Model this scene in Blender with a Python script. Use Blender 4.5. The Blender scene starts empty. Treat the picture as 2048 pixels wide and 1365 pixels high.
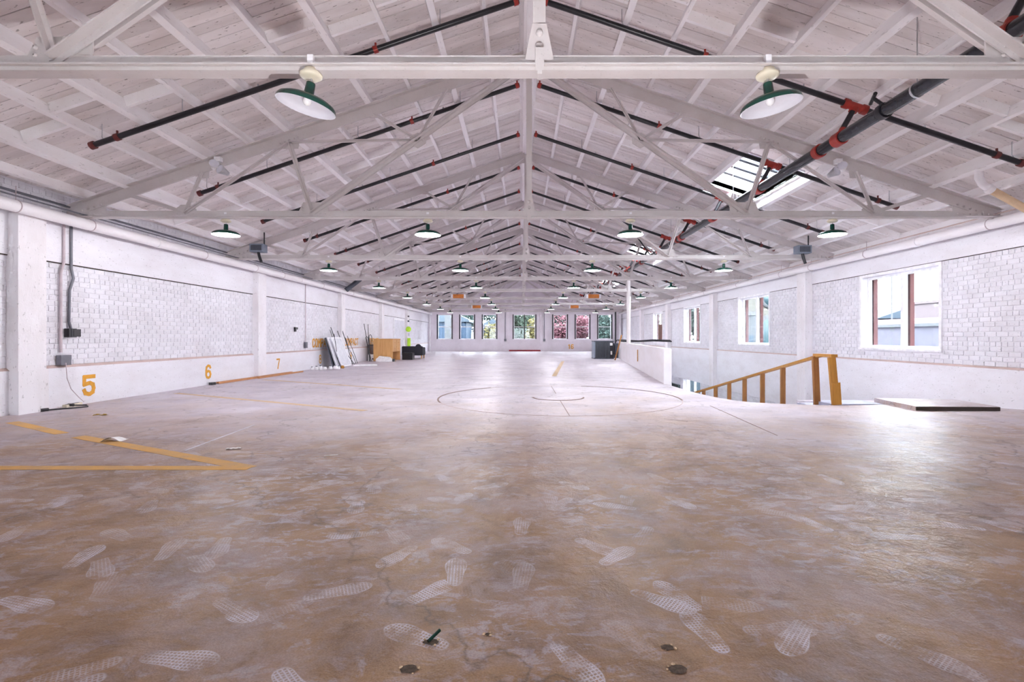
import bpy, math, random
from mathutils import Vector, Matrix
random.seed(7)
R = math.radians
S = bpy.context.scene
COL = S.collection

# ------------------------------------------------------------------ camera
CAMH, F = 1.1, 1000.0
VX, VY = 1042.0, 675.0
cam = bpy.data.cameras.new('camera'); co = bpy.data.objects.new('camera', cam); COL.objects.link(co)
co.location = (0, 0, CAMH); co.rotation_euler = (R(90), 0, 0)
cam.sensor_fit = 'HORIZONTAL'; cam.sensor_width = 36.0; cam.lens = 36.0 * F / 2048.0
cam.shift_x = (1024.0 - VX) / 2048.0; cam.shift_y = (VY - 682.5) / 2048.0
cam.clip_start = 0.05; cam.clip_end = 2000
S.camera = co
S.view_settings.view_transform = 'Standard'; S.view_settings.look = 'None'
S.view_settings.exposure = 1.82; S.view_settings.gamma = 1.0
S.view_settings.use_curve_mapping = False
S.cycles.max_bounces = 20; S.cycles.diffuse_bounces = 8; S.cycles.glossy_bounces = 4; S.cycles.transparent_max_bounces = 12
S.cycles.use_adaptive_sampling = True; S.cycles.adaptive_threshold = .15; S.cycles.adaptive_min_samples = 10

# ------------------------------------------------------------------ overcast sky
W = bpy.data.worlds.new('overcast_sky'); S.world = W; W.use_nodes = True
bgn = W.node_tree.nodes['Background']
bgn.inputs[0].default_value = (0.86, 0.92, 1.0, 1); bgn.inputs[1].default_value = 5.5

# ------------------------------------------------------------------ room dimensions (metres)
XL, XR = -7.26, 7.88          # inner faces of the side walls
YB, YF = -9.0, 39.2           # back and far wall
RX, ZD, SL = 0.13, 5.88, 0.34  # ridge x, underside of deck at the ridge, slope
TR = [3.6, 8.0, 12.28, 16.6, 20.8, 25.07, 29.2, 33.3, 37.4]   # trusses, first is the nearest
ZC = 3.06                     # truss bottom chord height
SKY_R = [(9.2, 11.1), (17.8, 19.7), (26.3, 28.2)]   # skylights, right slope (y0,y1)
SKY_L = []
SKD = (3.95, 5.08)
BACKWIN = [(-5.6, -2.6), (-1.4, 1.6), (2.8, 5.8)]

def area(name, loc, rot, sx, sy, power, col=(0.93, 0.95, 1.0)):
    l = bpy.data.lights.new(name, 'AREA'); l.shape = 'RECTANGLE'; l.size = sx; l.size_y = sy
    l.energy = power; l.color = col
    o = bpy.data.objects.new(name, l); COL.objects.link(o); o.location = loc; o.rotation_euler = rot
    return o
def deck_z(d, off=0.0): return ZD - SL * d + off
SKY_POWER, BACK_POWER = 55, 120
for s, lst in ((1, SKY_R), (-1, SKY_L)):
    for (y0, y1) in lst:
        d = sum(SKD) / 2
        area('skylight_daylight', (RX + s * d, (y0 + y1) / 2, deck_z(d, 0.62)), (0, s * math.atan(SL), 0), SKD[1] - SKD[0], y1 - y0, SKY_POWER * (1.0 if y0 > 1 else 1.3))
for (x0, x1) in BACKWIN:
    area('window_daylight', ((x0 + x1) / 2, YB - 0.45, 1.75), (R(-90), 0, 0), x1 - x0, 1.9, BACK_POWER)

# the photographer's flash, standing low in front of the tripod and turned up towards the roof
fl = bpy.data.lights.new('photo_flash', 'SPOT'); fl.energy = 160; fl.spot_size = R(150); fl.spot_blend = .8; fl.shadow_soft_size = .06; fl.color = (1, .98, 1)
fo = bpy.data.objects.new('photo_flash', fl); COL.objects.link(fo); fo.location = (.1, .9, .25); fo.rotation_euler = (R(155), 0, 0)

# ------------------------------------------------------------------ helpers
class MB:
    def __init__(s): s.v = []; s.f = []; s.sm = []
    def add(s, vs, fs, smooth=False):
        b = len(s.v); s.v += [tuple(v) for v in vs]
        for f in fs: s.f.append(tuple(b + i for i in f)); s.sm.append(smooth)
        return s
    def box(s, x0, x1, y0, y1, z0, z1):
        vs = [(x, y, z) for x in (x0, x1) for y in (y0, y1) for z in (z0, z1)]
        return s.add(vs, [(0, 1, 3, 2), (4, 6, 7, 5), (0, 4, 5, 1), (2, 3, 7, 6), (0, 2, 6, 4), (1, 5, 7, 3)])
    def obox(s, c, sx, sy, sz, rot):
        m = rot.to_matrix() if hasattr(rot, 'to_matrix') else rot
        vs = [Vector(c) + m @ Vector((x * sx / 2, y * sy / 2, z * sz / 2)) for x in (-1, 1) for y in (-1, 1) for z in (-1, 1)]
        return s.add(vs, [(0, 1, 3, 2), (4, 6, 7, 5), (0, 4, 5, 1), (2, 3, 7, 6), (0, 2, 6, 4), (1, 5, 7, 3)])
    def bar(s, p0, p1, w, h, up=(0, 0, 1)):
        # w: sideways width, h: along the up direction
        p0, p1 = Vector(p0), Vector(p1); d = (p1 - p0).normalized()
        u = Vector(up); sd = d.cross(u)
        if sd.length < 1e-4: sd = d.cross(Vector((0, 1, 0)))
        sd.normalize(); u = sd.cross(d).normalized()
        vs = [p + sd * a * w / 2 + u * b * h / 2 for p in (p0, p1) for a in (-1, 1) for b in (-1, 1)]
        return s.add(vs, [(0, 1, 3, 2), (4, 6, 7, 5), (0, 4, 5, 1), (2, 3, 7, 6), (0, 2, 6, 4), (1, 5, 7, 3)])
    def tube(s, pts, r, n=10, cap=True):
        pts = [Vector(p) for p in pts]; rings = []
        prev = None
        for i, p in enumerate(pts):
            if i == 0: d = pts[1] - p
            elif i == len(pts) - 1: d = p - pts[i - 1]
            else: d = (pts[i + 1] - p).normalized() + (p - pts[i - 1]).normalized()
            d.normalize()
            a = prev if prev is not None else (Vector((0, 0, 1)) if abs(d.z) < .9 else Vector((1, 0, 0)))
            a = (a - d * a.dot(d)).normalized(); prev = a; b = d.cross(a)
            rr = r[i] if isinstance(r, (list, tuple)) else r
            rings.append([p + (a * math.cos(t) + b * math.sin(t)) * rr for t in [2 * math.pi * k / n for k in range(n)]])
        vs = [v for ring in rings for v in ring]; fs = []
        for i in range(len(pts) - 1):
            for k in range(n):
                fs.append((i * n + k, i * n + (k + 1) % n, (i + 1) * n + (k + 1) % n, (i + 1) * n + k))
        s.add(vs, fs, True)
        if cap:
            s.add(rings[0], [tuple(range(n - 1, -1, -1))]); s.add(rings[-1], [tuple(range(n))])
        return s
    def lathe(s, prof, c=(0, 0, 0), n=20, m=None):
        c = Vector(c); vs = []; fs = []
        for (r, z) in prof:
            for k in range(n):
                t = 2 * math.pi * k / n
                v = Vector((r * math.cos(t), r * math.sin(t), z))
                vs.append(c + (m @ v if m is not None else v))
        for i in range(len(prof) - 1):
            for k in range(n):
                fs.append((i * n + k, i * n + (k + 1) % n, (i + 1) * n + (k + 1) % n, (i + 1) * n + k))
        return s.add(vs, fs, True)
    def prism(s, poly, axis, a, b):
        # poly in the plane normal to axis, extruded from a to b
        n = len(poly)
        def mk(p, t):
            return {'x': (t, p[0], p[1]), 'y': (p[0], t, p[1]), 'z': (p[0], p[1], t)}[axis]
        vs = [mk(p, a) for p in poly] + [mk(p, b) for p in poly]
        fs = [tuple(range(n - 1, -1, -1)), tuple(range(n, 2 * n))] + [(i, (i + 1) % n, n + (i + 1) % n, n + i) for i in range(n)]
        return s.add(vs, fs)
    def mesh(s, name, mat):
        me = bpy.data.meshes.new(name); me.from_pydata(s.v, [], s.f); me.validate()
        if len(me.polygons) == len(s.sm): me.polygons.foreach_set('use_smooth', s.sm)
        me.materials.append(mat); me.update()
        import bmesh
        bm = bmesh.new(); bm.from_mesh(me); bmesh.ops.recalc_face_normals(bm, faces=bm.faces); bm.to_mesh(me); bm.free()
        return me
    def build(s, name, mat, parent=None, loc=(0, 0, 0), rot=(0, 0, 0)):
        return link(name, s.mesh(name, mat), parent, loc, rot)
def link(name, me, parent=None, loc=(0, 0, 0), rot=(0, 0, 0)):
    o = bpy.data.objects.new(name, me); COL.objects.link(o); o.location = loc; o.rotation_euler = rot
    if parent is not None: o.parent = parent
    return o
def tag(o, label=None, cat=None, group=None, kind=None):
    if label: o['label'] = label
    if cat: o['category'] = cat
    if group: o['group'] = group
    if kind: o['kind'] = kind
    return o
def thing(name, label, cat, loc=(0, 0, 0), rz=0.0, group=None):
    o = bpy.data.objects.new(name, None); COL.objects.link(o); o.location = loc; o.rotation_euler = (0, 0, rz)
    o.empty_display_size = 0.1
    return tag(o, label, cat, group)
def copy_tree(o, parent=None):
    c = o.copy(); COL.objects.link(c); c.parent = parent
    for ch in list(o.children): copy_tree(ch, c)
    return c
def P(x, y, Y): return Vector(((x - VX) * Y / F, Y, CAMH - (y - VY) * Y / F))
def G(x, y):   # pixel on the floor -> point
    Y = CAMH * F / (y - VY); return Vector(((x - VX) * Y / F, Y, 0))
ORD = ['first', 'second', 'third', 'fourth', 'fifth', 'sixth', 'seventh', 'eighth', 'ninth', 'tenth', 'eleventh', 'twelfth', 'thirteenth', 'fourteenth', 'fifteenth', 'sixteenth']

# ------------------------------------------------------------------ materials
def nodes(name):
    m = bpy.data.materials.new(name); m.use_nodes = True
    nt = m.node_tree; return m, nt, nt.nodes['Principled BSDF']
def N(nt, t, **kw):
    n = nt.nodes.new(t)
    for k, v in kw.items():
        if k in n.inputs: n.inputs[k].default_value = v
        else: setattr(n, k, v)
    return n
def coords(nt, scale=(1, 1, 1), world=False):
    if world:
        g = N(nt, 'ShaderNodeNewGeometry'); out = g.outputs['Position']
    else:
        g = N(nt, 'ShaderNodeTexCoord'); out = g.outputs['Object']
    mp = N(nt, 'ShaderNodeMapping'); mp.inputs['Scale'].default_value = scale
    nt.links.new(out, mp.inputs[0]); return mp.outputs[0]
def noise(nt, vec, scale, detail=4, rough=.6, dist=0):
    n = N(nt, 'ShaderNodeTexNoise'); n.inputs['Scale'].default_value = scale; n.inputs['Detail'].default_value = detail
    n.inputs['Roughness'].default_value = rough; n.inputs['Distortion'].default_value = dist
    nt.links.new(vec, n.inputs['Vector']); return n.outputs['Fac']
def ramp(nt, fac, stops):
    r = N(nt, 'ShaderNodeValToRGB'); el = r.color_ramp.elements
    while len(el) < len(stops): el.new(0.5)
    for e, (p, c) in zip(el, stops):
        e.position = p; e.color = (c, c, c, 1) if isinstance(c, (int, float)) else (*c, 1)
    nt.links.new(fac, r.inputs[0]); return r.outputs[0]
def mix(nt, fac, a, b, mode='MIX'):
    n = N(nt, 'ShaderNodeMixRGB'); n.blend_type = mode
    for i, v in ((0, fac), (1, a), (2, b)):
        if isinstance(v, (int, float)): n.inputs[i].default_value = v
        elif isinstance(v, tuple): n.inputs[i].default_value = (*v, 1)
        else: nt.links.new(v, n.inputs[i])
    return n.outputs[0]
def math_(nt, op, a, b=None, clamp=False):
    n = N(nt, 'ShaderNodeMath'); n.operation = op; n.use_clamp = clamp
    for i, v in ((0, a), (1, b)):
        if v is None: continue
        if isinstance(v, (int, float)): n.inputs[i].default_value = v
        else: nt.links.new(v, n.inputs[i])
    return n.outputs[0]
def bump(nt, b, h, strength, dist=0.01):
    n = N(nt, 'ShaderNodeBump'); n.inputs['Strength'].default_value = strength; n.inputs['Distance'].default_value = dist
    nt.links.new(h, n.inputs['Height']); nt.links.new(n.outputs[0], b.inputs['Normal'])
def simple(name, col, rough=.6, metal=0.0, var=.12, scale=8.0, spec=None, emit=None):
    m, nt, b = nodes(name)
    v = coords(nt); f = noise(nt, v, scale, 3)
    dark = tuple(c * (1 - var) for c in col); lite = tuple(min(1, c * (1 + var)) for c in col)
    c = ramp(nt, f, [(0.3, dark), (0.7, lite)])
    nt.links.new(c, b.inputs['Base Color']); b.inputs['Roughness'].default_value = rough; b.inputs['Metallic'].default_value = metal
    if spec is not None: b.inputs['Specular IOR Level'].default_value = spec
    if emit:
        b.inputs['Emission Color'].default_value = (*emit[0], 1); b.inputs['Emission Strength'].default_value = emit[1]
    return m
def painted(name, col, dirt, amount=.35, speck=.25, scale=1.0, stretch=(1, 1, 1), rough=.75, bmp=.25, island=False, var=0.0):
    # painted surface with dirt blotches, dark specks and fine relief
    m, nt, b = nodes(name)
    v = coords(nt, stretch, world=True)
    f1 = noise(nt, v, 1.3 * scale, 4, .65)
    k1 = ramp(nt, f1, [(0.42, 0.0), (0.75, amount)])
    c = mix(nt, k1, col, dirt)
    f2 = noise(nt, v, 26 * scale, 2, .6)
    k2 = ramp(nt, f2, [(0.655, 0.0), (0.70, speck)])
    c = mix(nt, k2, c, tuple(x * .25 for x in dirt))
    if island:
        oi = N(nt, 'ShaderNodeObjectInfo'); ge = N(nt, 'ShaderNodeNewGeometry')
        rnd = math_(nt, 'FRACT', math_(nt, 'ADD', oi.outputs['Random'], ge.outputs['Random Per Island']))
        k3 = ramp(nt, rnd, [(0.0, 1 - var), (1.0, 1.0)])
        c = mix(nt, 1.0, c, k3, 'MULTIPLY')
    nt.links.new(c, b.inputs['Base Color']); b.inputs['Roughness'].default_value = rough
    b.inputs['Specular IOR Level'].default_value = .25
    if bmp >= .4: bump(nt, b, noise(nt, v, 40 * scale, 3, .6), bmp, .006)
    return m
M = {}
M['board'] = painted('painted_board', (.89, .84, .835), (.38, .28, .22), .45, .6, 1.0, (.35, 1.6, 1), .7, .3, True, .16)
M['purlin'] = painted('painted_purlin', (.95, .93, .945), (.55, .46, .42), .25, .25, 1.2, (1, .25, 1), .65, .2)
M['steel'] = painted('painted_truss_steel', (.63, .585, .585), (.42, .35, .32), .30, .12, 1.5, (1, 1, 1), .5, .1)
M['brick'] = painted('painted_brick', (.80, .785, .835), (.52, .46, .47), .30, .55, 1.3, (1, 1, 1), .7, .6, True, .10)
M['plaster'] = painted('painted_concrete', (.81, .795, .84), (.55, .48, .48), .30, .35, 1.2, (1, .6, 1.6), .75, .5)
M['pillar'] = painted('painted_pillar', (.84, .81, .84), (.50, .42, .40), .35, .35, 1.2, (1, 1, .5), .75, .4)
M['ledge'] = painted('dusty_ledge', (.62, .48, .45), (.42, .32, .29), .5, .2, 2.0)
M['farwall'] = painted('painted_far_wall', (.80, .745, .79), (.55, .47, .50), .35, .35, 1.0, (1, 1, 1), .75, .4)
M['whitepipe'] = painted('painted_pipe', (.86, .83, .855), (.60, .50, .46), .25, .1, 2.0, (1, .3, 1), .45, .1)
M['tanpipe'] = painted('stained_pipe', (.72, .53, .35), (.50, .33, .20), .5, .1, 3.0)
M['frame'] = simple('white_window_frame', (.86, .85, .88), .5)
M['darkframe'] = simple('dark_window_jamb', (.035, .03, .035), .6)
M['redframe'] = painted('weathered_red_brick', (.085, .028, .028), (.05, .02, .02), .5, .2, 3.0)
M['black'] = simple('black_pipe_paint', (.016, .015, .02), .28, 0, .3)
M['mainpipe'] = simple('glossy_black_pipe', (.018, .018, .026), .18, 0, .3)
M['red'] = simple('red_coupling', (.36, .028, .018), .4, 0, .2)
M['darkred'] = simple('dark_red_fitting', (.13, .02, .018), .5, 0, .2)
M['zinc'] = simple('zinc_metal', (.55, .55, .57), .35, .8)
M['greyconduit'] = simple('grey_conduit', (.17, .17, .20), .45, .3)
M['pinkconduit'] = simple('painted_conduit', (.55, .46, .49), .5)
M['green'] = simple('green_enamel', (.003, .05, .036), .25, 0, .1)
M['enamel'] = simple('white_enamel', (.74, .74, .82), .25, 0, .04)
M['cream'] = simple('cream_ceramic', (.74, .67, .52), .4, 0, .1)
M['bulb'] = simple('frosted_bulb', (.88, .88, .90), .15, 0, .02)
M['bulblit'] = simple('lit_bulb', (.9, .9, .9), .3, 0, .02, emit=((1, .97, .95), 3.0))
M['wood'] = None
M['stencil'] = simple('orange_stencil_paint', (.70, .33, .03), .7, 0, .12, 12)
M['dryleaf'] = simple('dry_yellow_leaf', (.50, .33, .05), .7, 0, .3, 20)
M['stripe'] = painted('yellow_floor_paint', (.74, .43, .13), (.45, .33, .24), .75, .35, 2.2)
M['faintstripe'] = painted('worn_floor_paint', (.66, .47, .28), (.50, .42, .38), .8, .3, 2.2)
M['navy'] = simple('charcoal_upholstery', (.018, .018, .026), .85, 0, .2, 30)
M['slate'] = simple('slate_metal', (.075, .085, .11), .45, .2)
M['slatelight'] = simple('slate_side_metal', (.24, .28, .35), .45, .2)
M['paper'] = simple('white_paper', (.88, .87, .86), .7)
M['whiteplastic'] = simple('white_plastic', (.86, .85, .86), .4)
M['greyboard'] = simple('grey_panel', (.60, .60, .66), .4)
M['orange'] = simple('orange_panel', (.62, .20, .03), .6, 0, .25)
M['lime'] = simple('lime_sign', (.52, .85, .05), .6)
M['redpaint'] = simple('red_floor_paint', (.33, .02, .03), .6)
M['brownpanel'] = simple('brown_board', (.16, .07, .05), .6)
M['doorgrey'] = simple('grey_door', (.66, .65, .72), .5)
M['step'] = painted('blue_grey_step', (.50, .52, .66), (.40, .36, .38), .4, .2, 2.0)
M['rust'] = simple('rusted_steel', (.20, .12, .09), .6)
M['pitshade'] = simple('shaded_pit', (.10, .07, .05), .9, 0, .5, 60)
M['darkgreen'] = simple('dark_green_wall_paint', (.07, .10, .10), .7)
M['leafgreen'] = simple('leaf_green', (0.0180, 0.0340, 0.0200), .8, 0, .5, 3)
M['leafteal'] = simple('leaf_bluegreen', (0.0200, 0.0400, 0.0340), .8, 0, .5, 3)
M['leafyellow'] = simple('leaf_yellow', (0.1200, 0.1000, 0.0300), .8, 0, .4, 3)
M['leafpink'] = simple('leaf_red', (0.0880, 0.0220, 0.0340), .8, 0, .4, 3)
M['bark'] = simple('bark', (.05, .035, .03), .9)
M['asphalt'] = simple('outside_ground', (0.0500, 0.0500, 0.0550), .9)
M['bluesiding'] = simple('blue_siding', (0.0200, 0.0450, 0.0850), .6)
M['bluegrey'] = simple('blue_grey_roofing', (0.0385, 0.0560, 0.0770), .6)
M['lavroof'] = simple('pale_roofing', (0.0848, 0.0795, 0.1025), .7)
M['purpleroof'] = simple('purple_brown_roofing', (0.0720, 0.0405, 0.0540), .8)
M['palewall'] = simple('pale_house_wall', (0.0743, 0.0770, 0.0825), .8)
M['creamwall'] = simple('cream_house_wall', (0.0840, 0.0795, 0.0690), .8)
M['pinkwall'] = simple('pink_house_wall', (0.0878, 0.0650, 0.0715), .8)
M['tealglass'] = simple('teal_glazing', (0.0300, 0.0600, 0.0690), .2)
M['backing'] = simple('pale_blue_backing', (0.0700, 0.1050, 0.1330), .8)
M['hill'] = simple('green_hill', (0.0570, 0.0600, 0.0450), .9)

def wood(name, a, b_, axis=(1, 1, 8)):
    m, nt, b = nodes(name); v = coords(nt, axis)
    f = noise(nt, v, 3, 5, .6, .6)
    nt.links.new(ramp(nt, f, [(.3, a), (.7, b_)]), b.inputs['Base Color']); b.inputs['Roughness'].default_value = .5
    return m
M['wood'] = wood('orange_brown_lumber', (.28, .105, .022), (.44, .19, .042), (14, 14, 1.2))
M['woodamber'] = wood('amber_lumber', (.43, .18, .018), (.58, .27, .035), (14, 14, 1.2))
M['plank'] = wood('reddish_plank', (.42, .17, .06), (.60, .28, .11), (12, 1, 12))
M['veneer'] = wood('oak_veneer', (.55, .28, .09), (.68, .38, .15), (6, 6, .5))

def glass_mat():
    m = bpy.data.materials.new('window_glass'); m.use_nodes = True; nt = m.node_tree; nt.nodes.clear()
    out = N(nt, 'ShaderNodeOutputMaterial'); tr = N(nt, 'ShaderNodeBsdfTransparent'); gl = N(nt, 'ShaderNodeBsdfGlossy')
    tr.inputs[0].default_value = (.95, .98, .98, 1); gl.inputs['Roughness'].default_value = .02
    lw = N(nt, 'ShaderNodeLayerWeight'); lw.inputs[0].default_value = .5
    fr = math_(nt, 'ADD', math_(nt, 'MULTIPLY', math_(nt, 'POWER', lw.outputs['Facing'], 5.0), .6), .02)
    mx = N(nt, 'ShaderNodeMixShader'); nt.links.new(fr, mx.inputs[0]); nt.links.new(tr.outputs[0], mx.inputs[1]); nt.links.new(gl.outputs[0], mx.inputs[2])
    nt.links.new(mx.outputs[0], out.inputs[0]); return m
M['glass'] = glass_mat()

def floor_mat():
    m, nt, b = nodes('worn_concrete_floor')
    v = coords(nt, (1, 1, 1), world=True)
    sep = N(nt, 'ShaderNodeSeparateXYZ'); nt.links.new(v, sep.inputs[0])
    # dirt lies thicker in the near part of the hall
    big = noise(nt, v, .42, 5, .62, .4)
    yy = math_(nt, 'MULTIPLY', math_(nt, 'SUBTRACT', sep.outputs[1], 3.6), .17)
    mk = math_(nt, 'ADD', yy, math_(nt, 'MULTIPLY', math_(nt, 'SUBTRACT', big, .5), 2.2), True)
    tan = ramp(nt, noise(nt, v, 2.3, 6, .65, .5), [(.25, (.165, .088, .047)), (.52, (.355, .215, .118)), (.78, (.46, .30, .175))])
    grey = ramp(nt, noise(nt, v, 1.1, 6, .6, .5), [(.3, (.55, .485, .52)), (.7, (.70, .645, .70))])
    c = mix(nt, mk, tan, grey)
    # lavender dust film, streaky
    vs = coords(nt, (1.0, 1.25, 1), world=True)
    d1 = noise(nt, vs, 1.15, 7, .72, .3)
    k = ramp(nt, d1, [(.46, 0.0), (.66, .5)])
    c = mix(nt, k, c, (.47, .43, .51))
    d2 = noise(nt, vs, 3.1, 6, .74, .4)
    k2 = ramp(nt, d2, [(.56, 0.0), (.64, .5)])
    c = mix(nt, k2, c, (.50, .46, .53))
    d3 = noise(nt, coords(nt, (1.0, 1.9, 1), world=True), 7.5, 6, .75, .5)
    g3 = ramp(nt, noise(nt, v, .9, 4, .6), [(.42, 0.0), (.60, 1.0)])
    c = mix(nt, math_(nt, 'MULTIPLY', ramp(nt, d3, [(.52, 0.0), (.58, .62)]), g3), c, (.53, .49, .57))
    d4 = noise(nt, coords(nt, (1.5, 1.0, 1), world=True), 4.5, 5, .7, .4)
    c = mix(nt, ramp(nt, d4, [(.58, 0.0), (.68, .45)]), c, (.15, .085, .048))
    # boot-tread prints: sole-shaped patches turned at random, filled with a fine cell grid
    gate = ramp(nt, noise(nt, v, .7, 3, .5), [(.34, 0.0), (.46, 1.0)])
    fall = ramp(nt, math_(nt, 'MULTIPLY', sep.outputs[1], .125), [(.30, 1.0), (.95, 0.0)])
    kk = None
    for sc, sd in ((2.3, 0.0), (2.0, 17.3)):
        of = N(nt, 'ShaderNodeVectorMath'); of.operation = 'ADD'; nt.links.new(v, of.inputs[0]); of.inputs[1].default_value = (sd, sd * .7, 0)
        flat = N(nt, 'ShaderNodeVectorMath'); flat.operation = 'MULTIPLY'; nt.links.new(of.outputs[0], flat.inputs[0]); flat.inputs[1].default_value = (1, 1, 0)
        vo = N(nt, 'ShaderNodeTexVoronoi'); vo.voronoi_dimensions = '2D'; vo.inputs['Scale'].default_value = sc; nt.links.new(flat.outputs[0], vo.inputs['Vector'])
        lo = N(nt, 'ShaderNodeVectorMath'); lo.operation = 'SUBTRACT'; nt.links.new(flat.outputs[0], lo.inputs[0]); nt.links.new(vo.outputs['Position'], lo.inputs[1])
        cs = N(nt, 'ShaderNodeSeparateColor'); nt.links.new(vo.outputs['Color'], cs.inputs[0])
        ro = N(nt, 'ShaderNodeVectorRotate'); ro.rotation_type = 'Z_AXIS'; nt.links.new(lo.outputs[0], ro.inputs['Vector'])
        nt.links.new(math_(nt, 'MULTIPLY', cs.outputs[0], 6.28), ro.inputs['Angle'])
        ls = N(nt, 'ShaderNodeSeparateXYZ'); nt.links.new(ro.outputs[0], ls.inputs[0])
        wn = math_(nt, 'ADD', .047, math_(nt, 'MULTIPLY', math_(nt, 'SINE', math_(nt, 'MULTIPLY', ls.outputs[1], 24.0)), .009))
        ex = math_(nt, 'POWER', math_(nt, 'ABSOLUTE', math_(nt, 'DIVIDE', ls.outputs[0], wn)), 2.0)
        ey = math_(nt, 'POWER', math_(nt, 'ABSOLUTE', math_(nt, 'DIVIDE', ls.outputs[1], .145)), 4.0)
        el = math_(nt, 'ADD', ex, ey)
        sole = ramp(nt, el, [(.86, 1.0), (1.0, 0.0)])
        rim = ramp(nt, el, [(.72, 0.0), (.84, .9), (1.0, 0.0)])
        tread = N(nt, 'ShaderNodeTexVoronoi'); tread.voronoi_dimensions = '2D'; tread.feature = 'DISTANCE_TO_EDGE'
        tread.inputs['Scale'].default_value = 70; tread.inputs['Randomness'].default_value = .15; nt.links.new(ro.outputs[0], tread.inputs['Vector'])
        tk = ramp(nt, tread.outputs['Distance'], [(.12, 1.0), (.24, .15)])
        pr = math_(nt, 'MAXIMUM', math_(nt, 'MULTIPLY', sole, tk), rim)
        pr = math_(nt, 'MULTIPLY', pr, ramp(nt, cs.outputs[1], [(.15, .1), (.6, 1.0)]))
        brk = ramp(nt, noise(nt, v, 9, 4, .6), [(.38, .1), (.58, 1.0)])
        pr = math_(nt, 'MULTIPLY', pr, brk)
        kk = pr if kk is None else math_(nt, 'MAXIMUM', kk, pr)
    kk = math_(nt, 'MULTIPLY', math_(nt, 'MULTIPLY', kk, gate), fall)
    c = mix(nt, kk, c, (.64, .60, .68))
    # dark scuffs and hair cracks
    vo2 = N(nt, 'ShaderNodeTexVoronoi'); vo2.feature = 'DISTANCE_TO_EDGE'; vo2.inputs['Scale'].default_value = .33
    wv = N(nt, 'ShaderNodeVectorMath'); wv.operation = 'ADD'
    nz = N(nt, 'ShaderNodeTexNoise'); nz.inputs['Scale'].default_value = 2.5; nz.inputs['Detail'].default_value = 5
    nt.links.new(v, nz.inputs['Vector']); nt.links.new(v, wv.inputs[0]); nt.links.new(nz.outputs['Color'], wv.inputs[1])
    nt.links.new(wv.outputs[0], vo2.inputs['Vector'])
    cr = ramp(nt, vo2.outputs['Distance'], [(.0, .55), (.006, 0.0)])
    c = mix(nt, math_(nt, 'MULTIPLY', cr, gate), c, (.10, .075, .06))
    sp = ramp(nt, noise(nt, v, 17, 3, .55), [(.70, 0.0), (.75, .6)])
    c = mix(nt, sp, c, (.12, .09, .075))
    gr = ramp(nt, noise(nt, v, 140, 2, .6), [(.3, .80), (.7, 1.12)])
    c = mix(nt, 1.0, c, gr, 'MULTIPLY')
    nt.links.new(c, b.inputs['Base Color'])
    b.inputs['Specular IOR Level'].default_value = .22
    rr = ramp(nt, d1, [(.35, .36), (.7, .55)]); nt.links.new(rr, b.inputs['Roughness'])
    hsum = noise(nt, v, 7, 5, .7, .3)
    bump(nt, b, hsum, .5, .02)
    return m
M['floor'] = floor_mat()

# ------------------------------------------------------------------ floor
def smooth_pts(pts, n=6):
    out = []
    for i in range(len(pts) - 1):
        p0 = Vector(pts[max(i - 1, 0)]); p1 = Vector(pts[i]); p2 = Vector(pts[i + 1]); p3 = Vector(pts[min(i + 2, len(pts) - 1)])
        for k in range(n):
            t = k / n
            out.append(tuple(.5 * ((2 * p1) + (p2 - p0) * t + (2 * p0 - 5 * p1 + 4 * p2 - p3) * t * t + (3 * p1 - p0 - 3 * p2 + p3) * t ** 3)))
    out.append(tuple(pts[-1])); return out
edge = smooth_pts([(6.0, 8.22), (5.55, 8.10), (5.04, 8.07), (4.28, 8.27), (3.76, 8.65), (3.48, 9.7), (3.40, 11.83)])
poly = [(XL - .3, YB - .3), (XR + .3, YB - .3), (XR + .3, 7.4), (6.0, 7.4)] + edge + [(5.1, 26.2), (XR + .3, 26.2), (XR + .3, YF + .3), (XL - .3, YF + .3)]
floor = tag(MB().prism(poly, 'z', -.25, 0).build('floor', M['floor']), 'worn brown concrete floor of the hall', 'floor', kind='structure')
ramp_ = MB().add([(6.0, 7.4, 0), (XR + .3, 7.4, 0), (XR + .3, 10.9, -.27), (6.0, 10.9, -.27), (6.0, 7.4, -.25), (XR + .3, 7.4, -.25), (XR + .3, 10.9, -.5), (6.0, 10.9, -.5)],
                 [(0, 1, 2, 3), (7, 6, 5, 4), (0, 4, 5, 1), (1, 5, 6, 2), (2, 6, 7, 3), (3, 7, 4, 0)])
ramp_.build('sloping_apron', M['floor'], floor)
# lower storey under the stair opening
tag(MB().box(1.5, XR + .3, 7.4, 30, -3.3, -3.1).build('floor_lower', M['plaster']), 'lower storey floor below the stair opening', 'floor', kind='structure')
tag(MB().box(1.4, 1.6, 7.4, 30, -3.2, -.26).build('wall_lower_left', M['plaster']), 'white lower storey wall beneath the floor slab', 'wall', kind='structure')
tag(MB().box(1.4, XR + .3, 30, 30.2, -3.2, -.26).build('wall_lower_far', M['plaster']), 'white lower storey wall at the far end of the opening', 'wall', kind='structure')
tag(MB().box(1.4, XR + .3, 7.2, 7.4, -3.2, -.26).build('wall_lower_near', M['plaster']), 'white lower storey wall under the near floor edge', 'wall', kind='structure')

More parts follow.
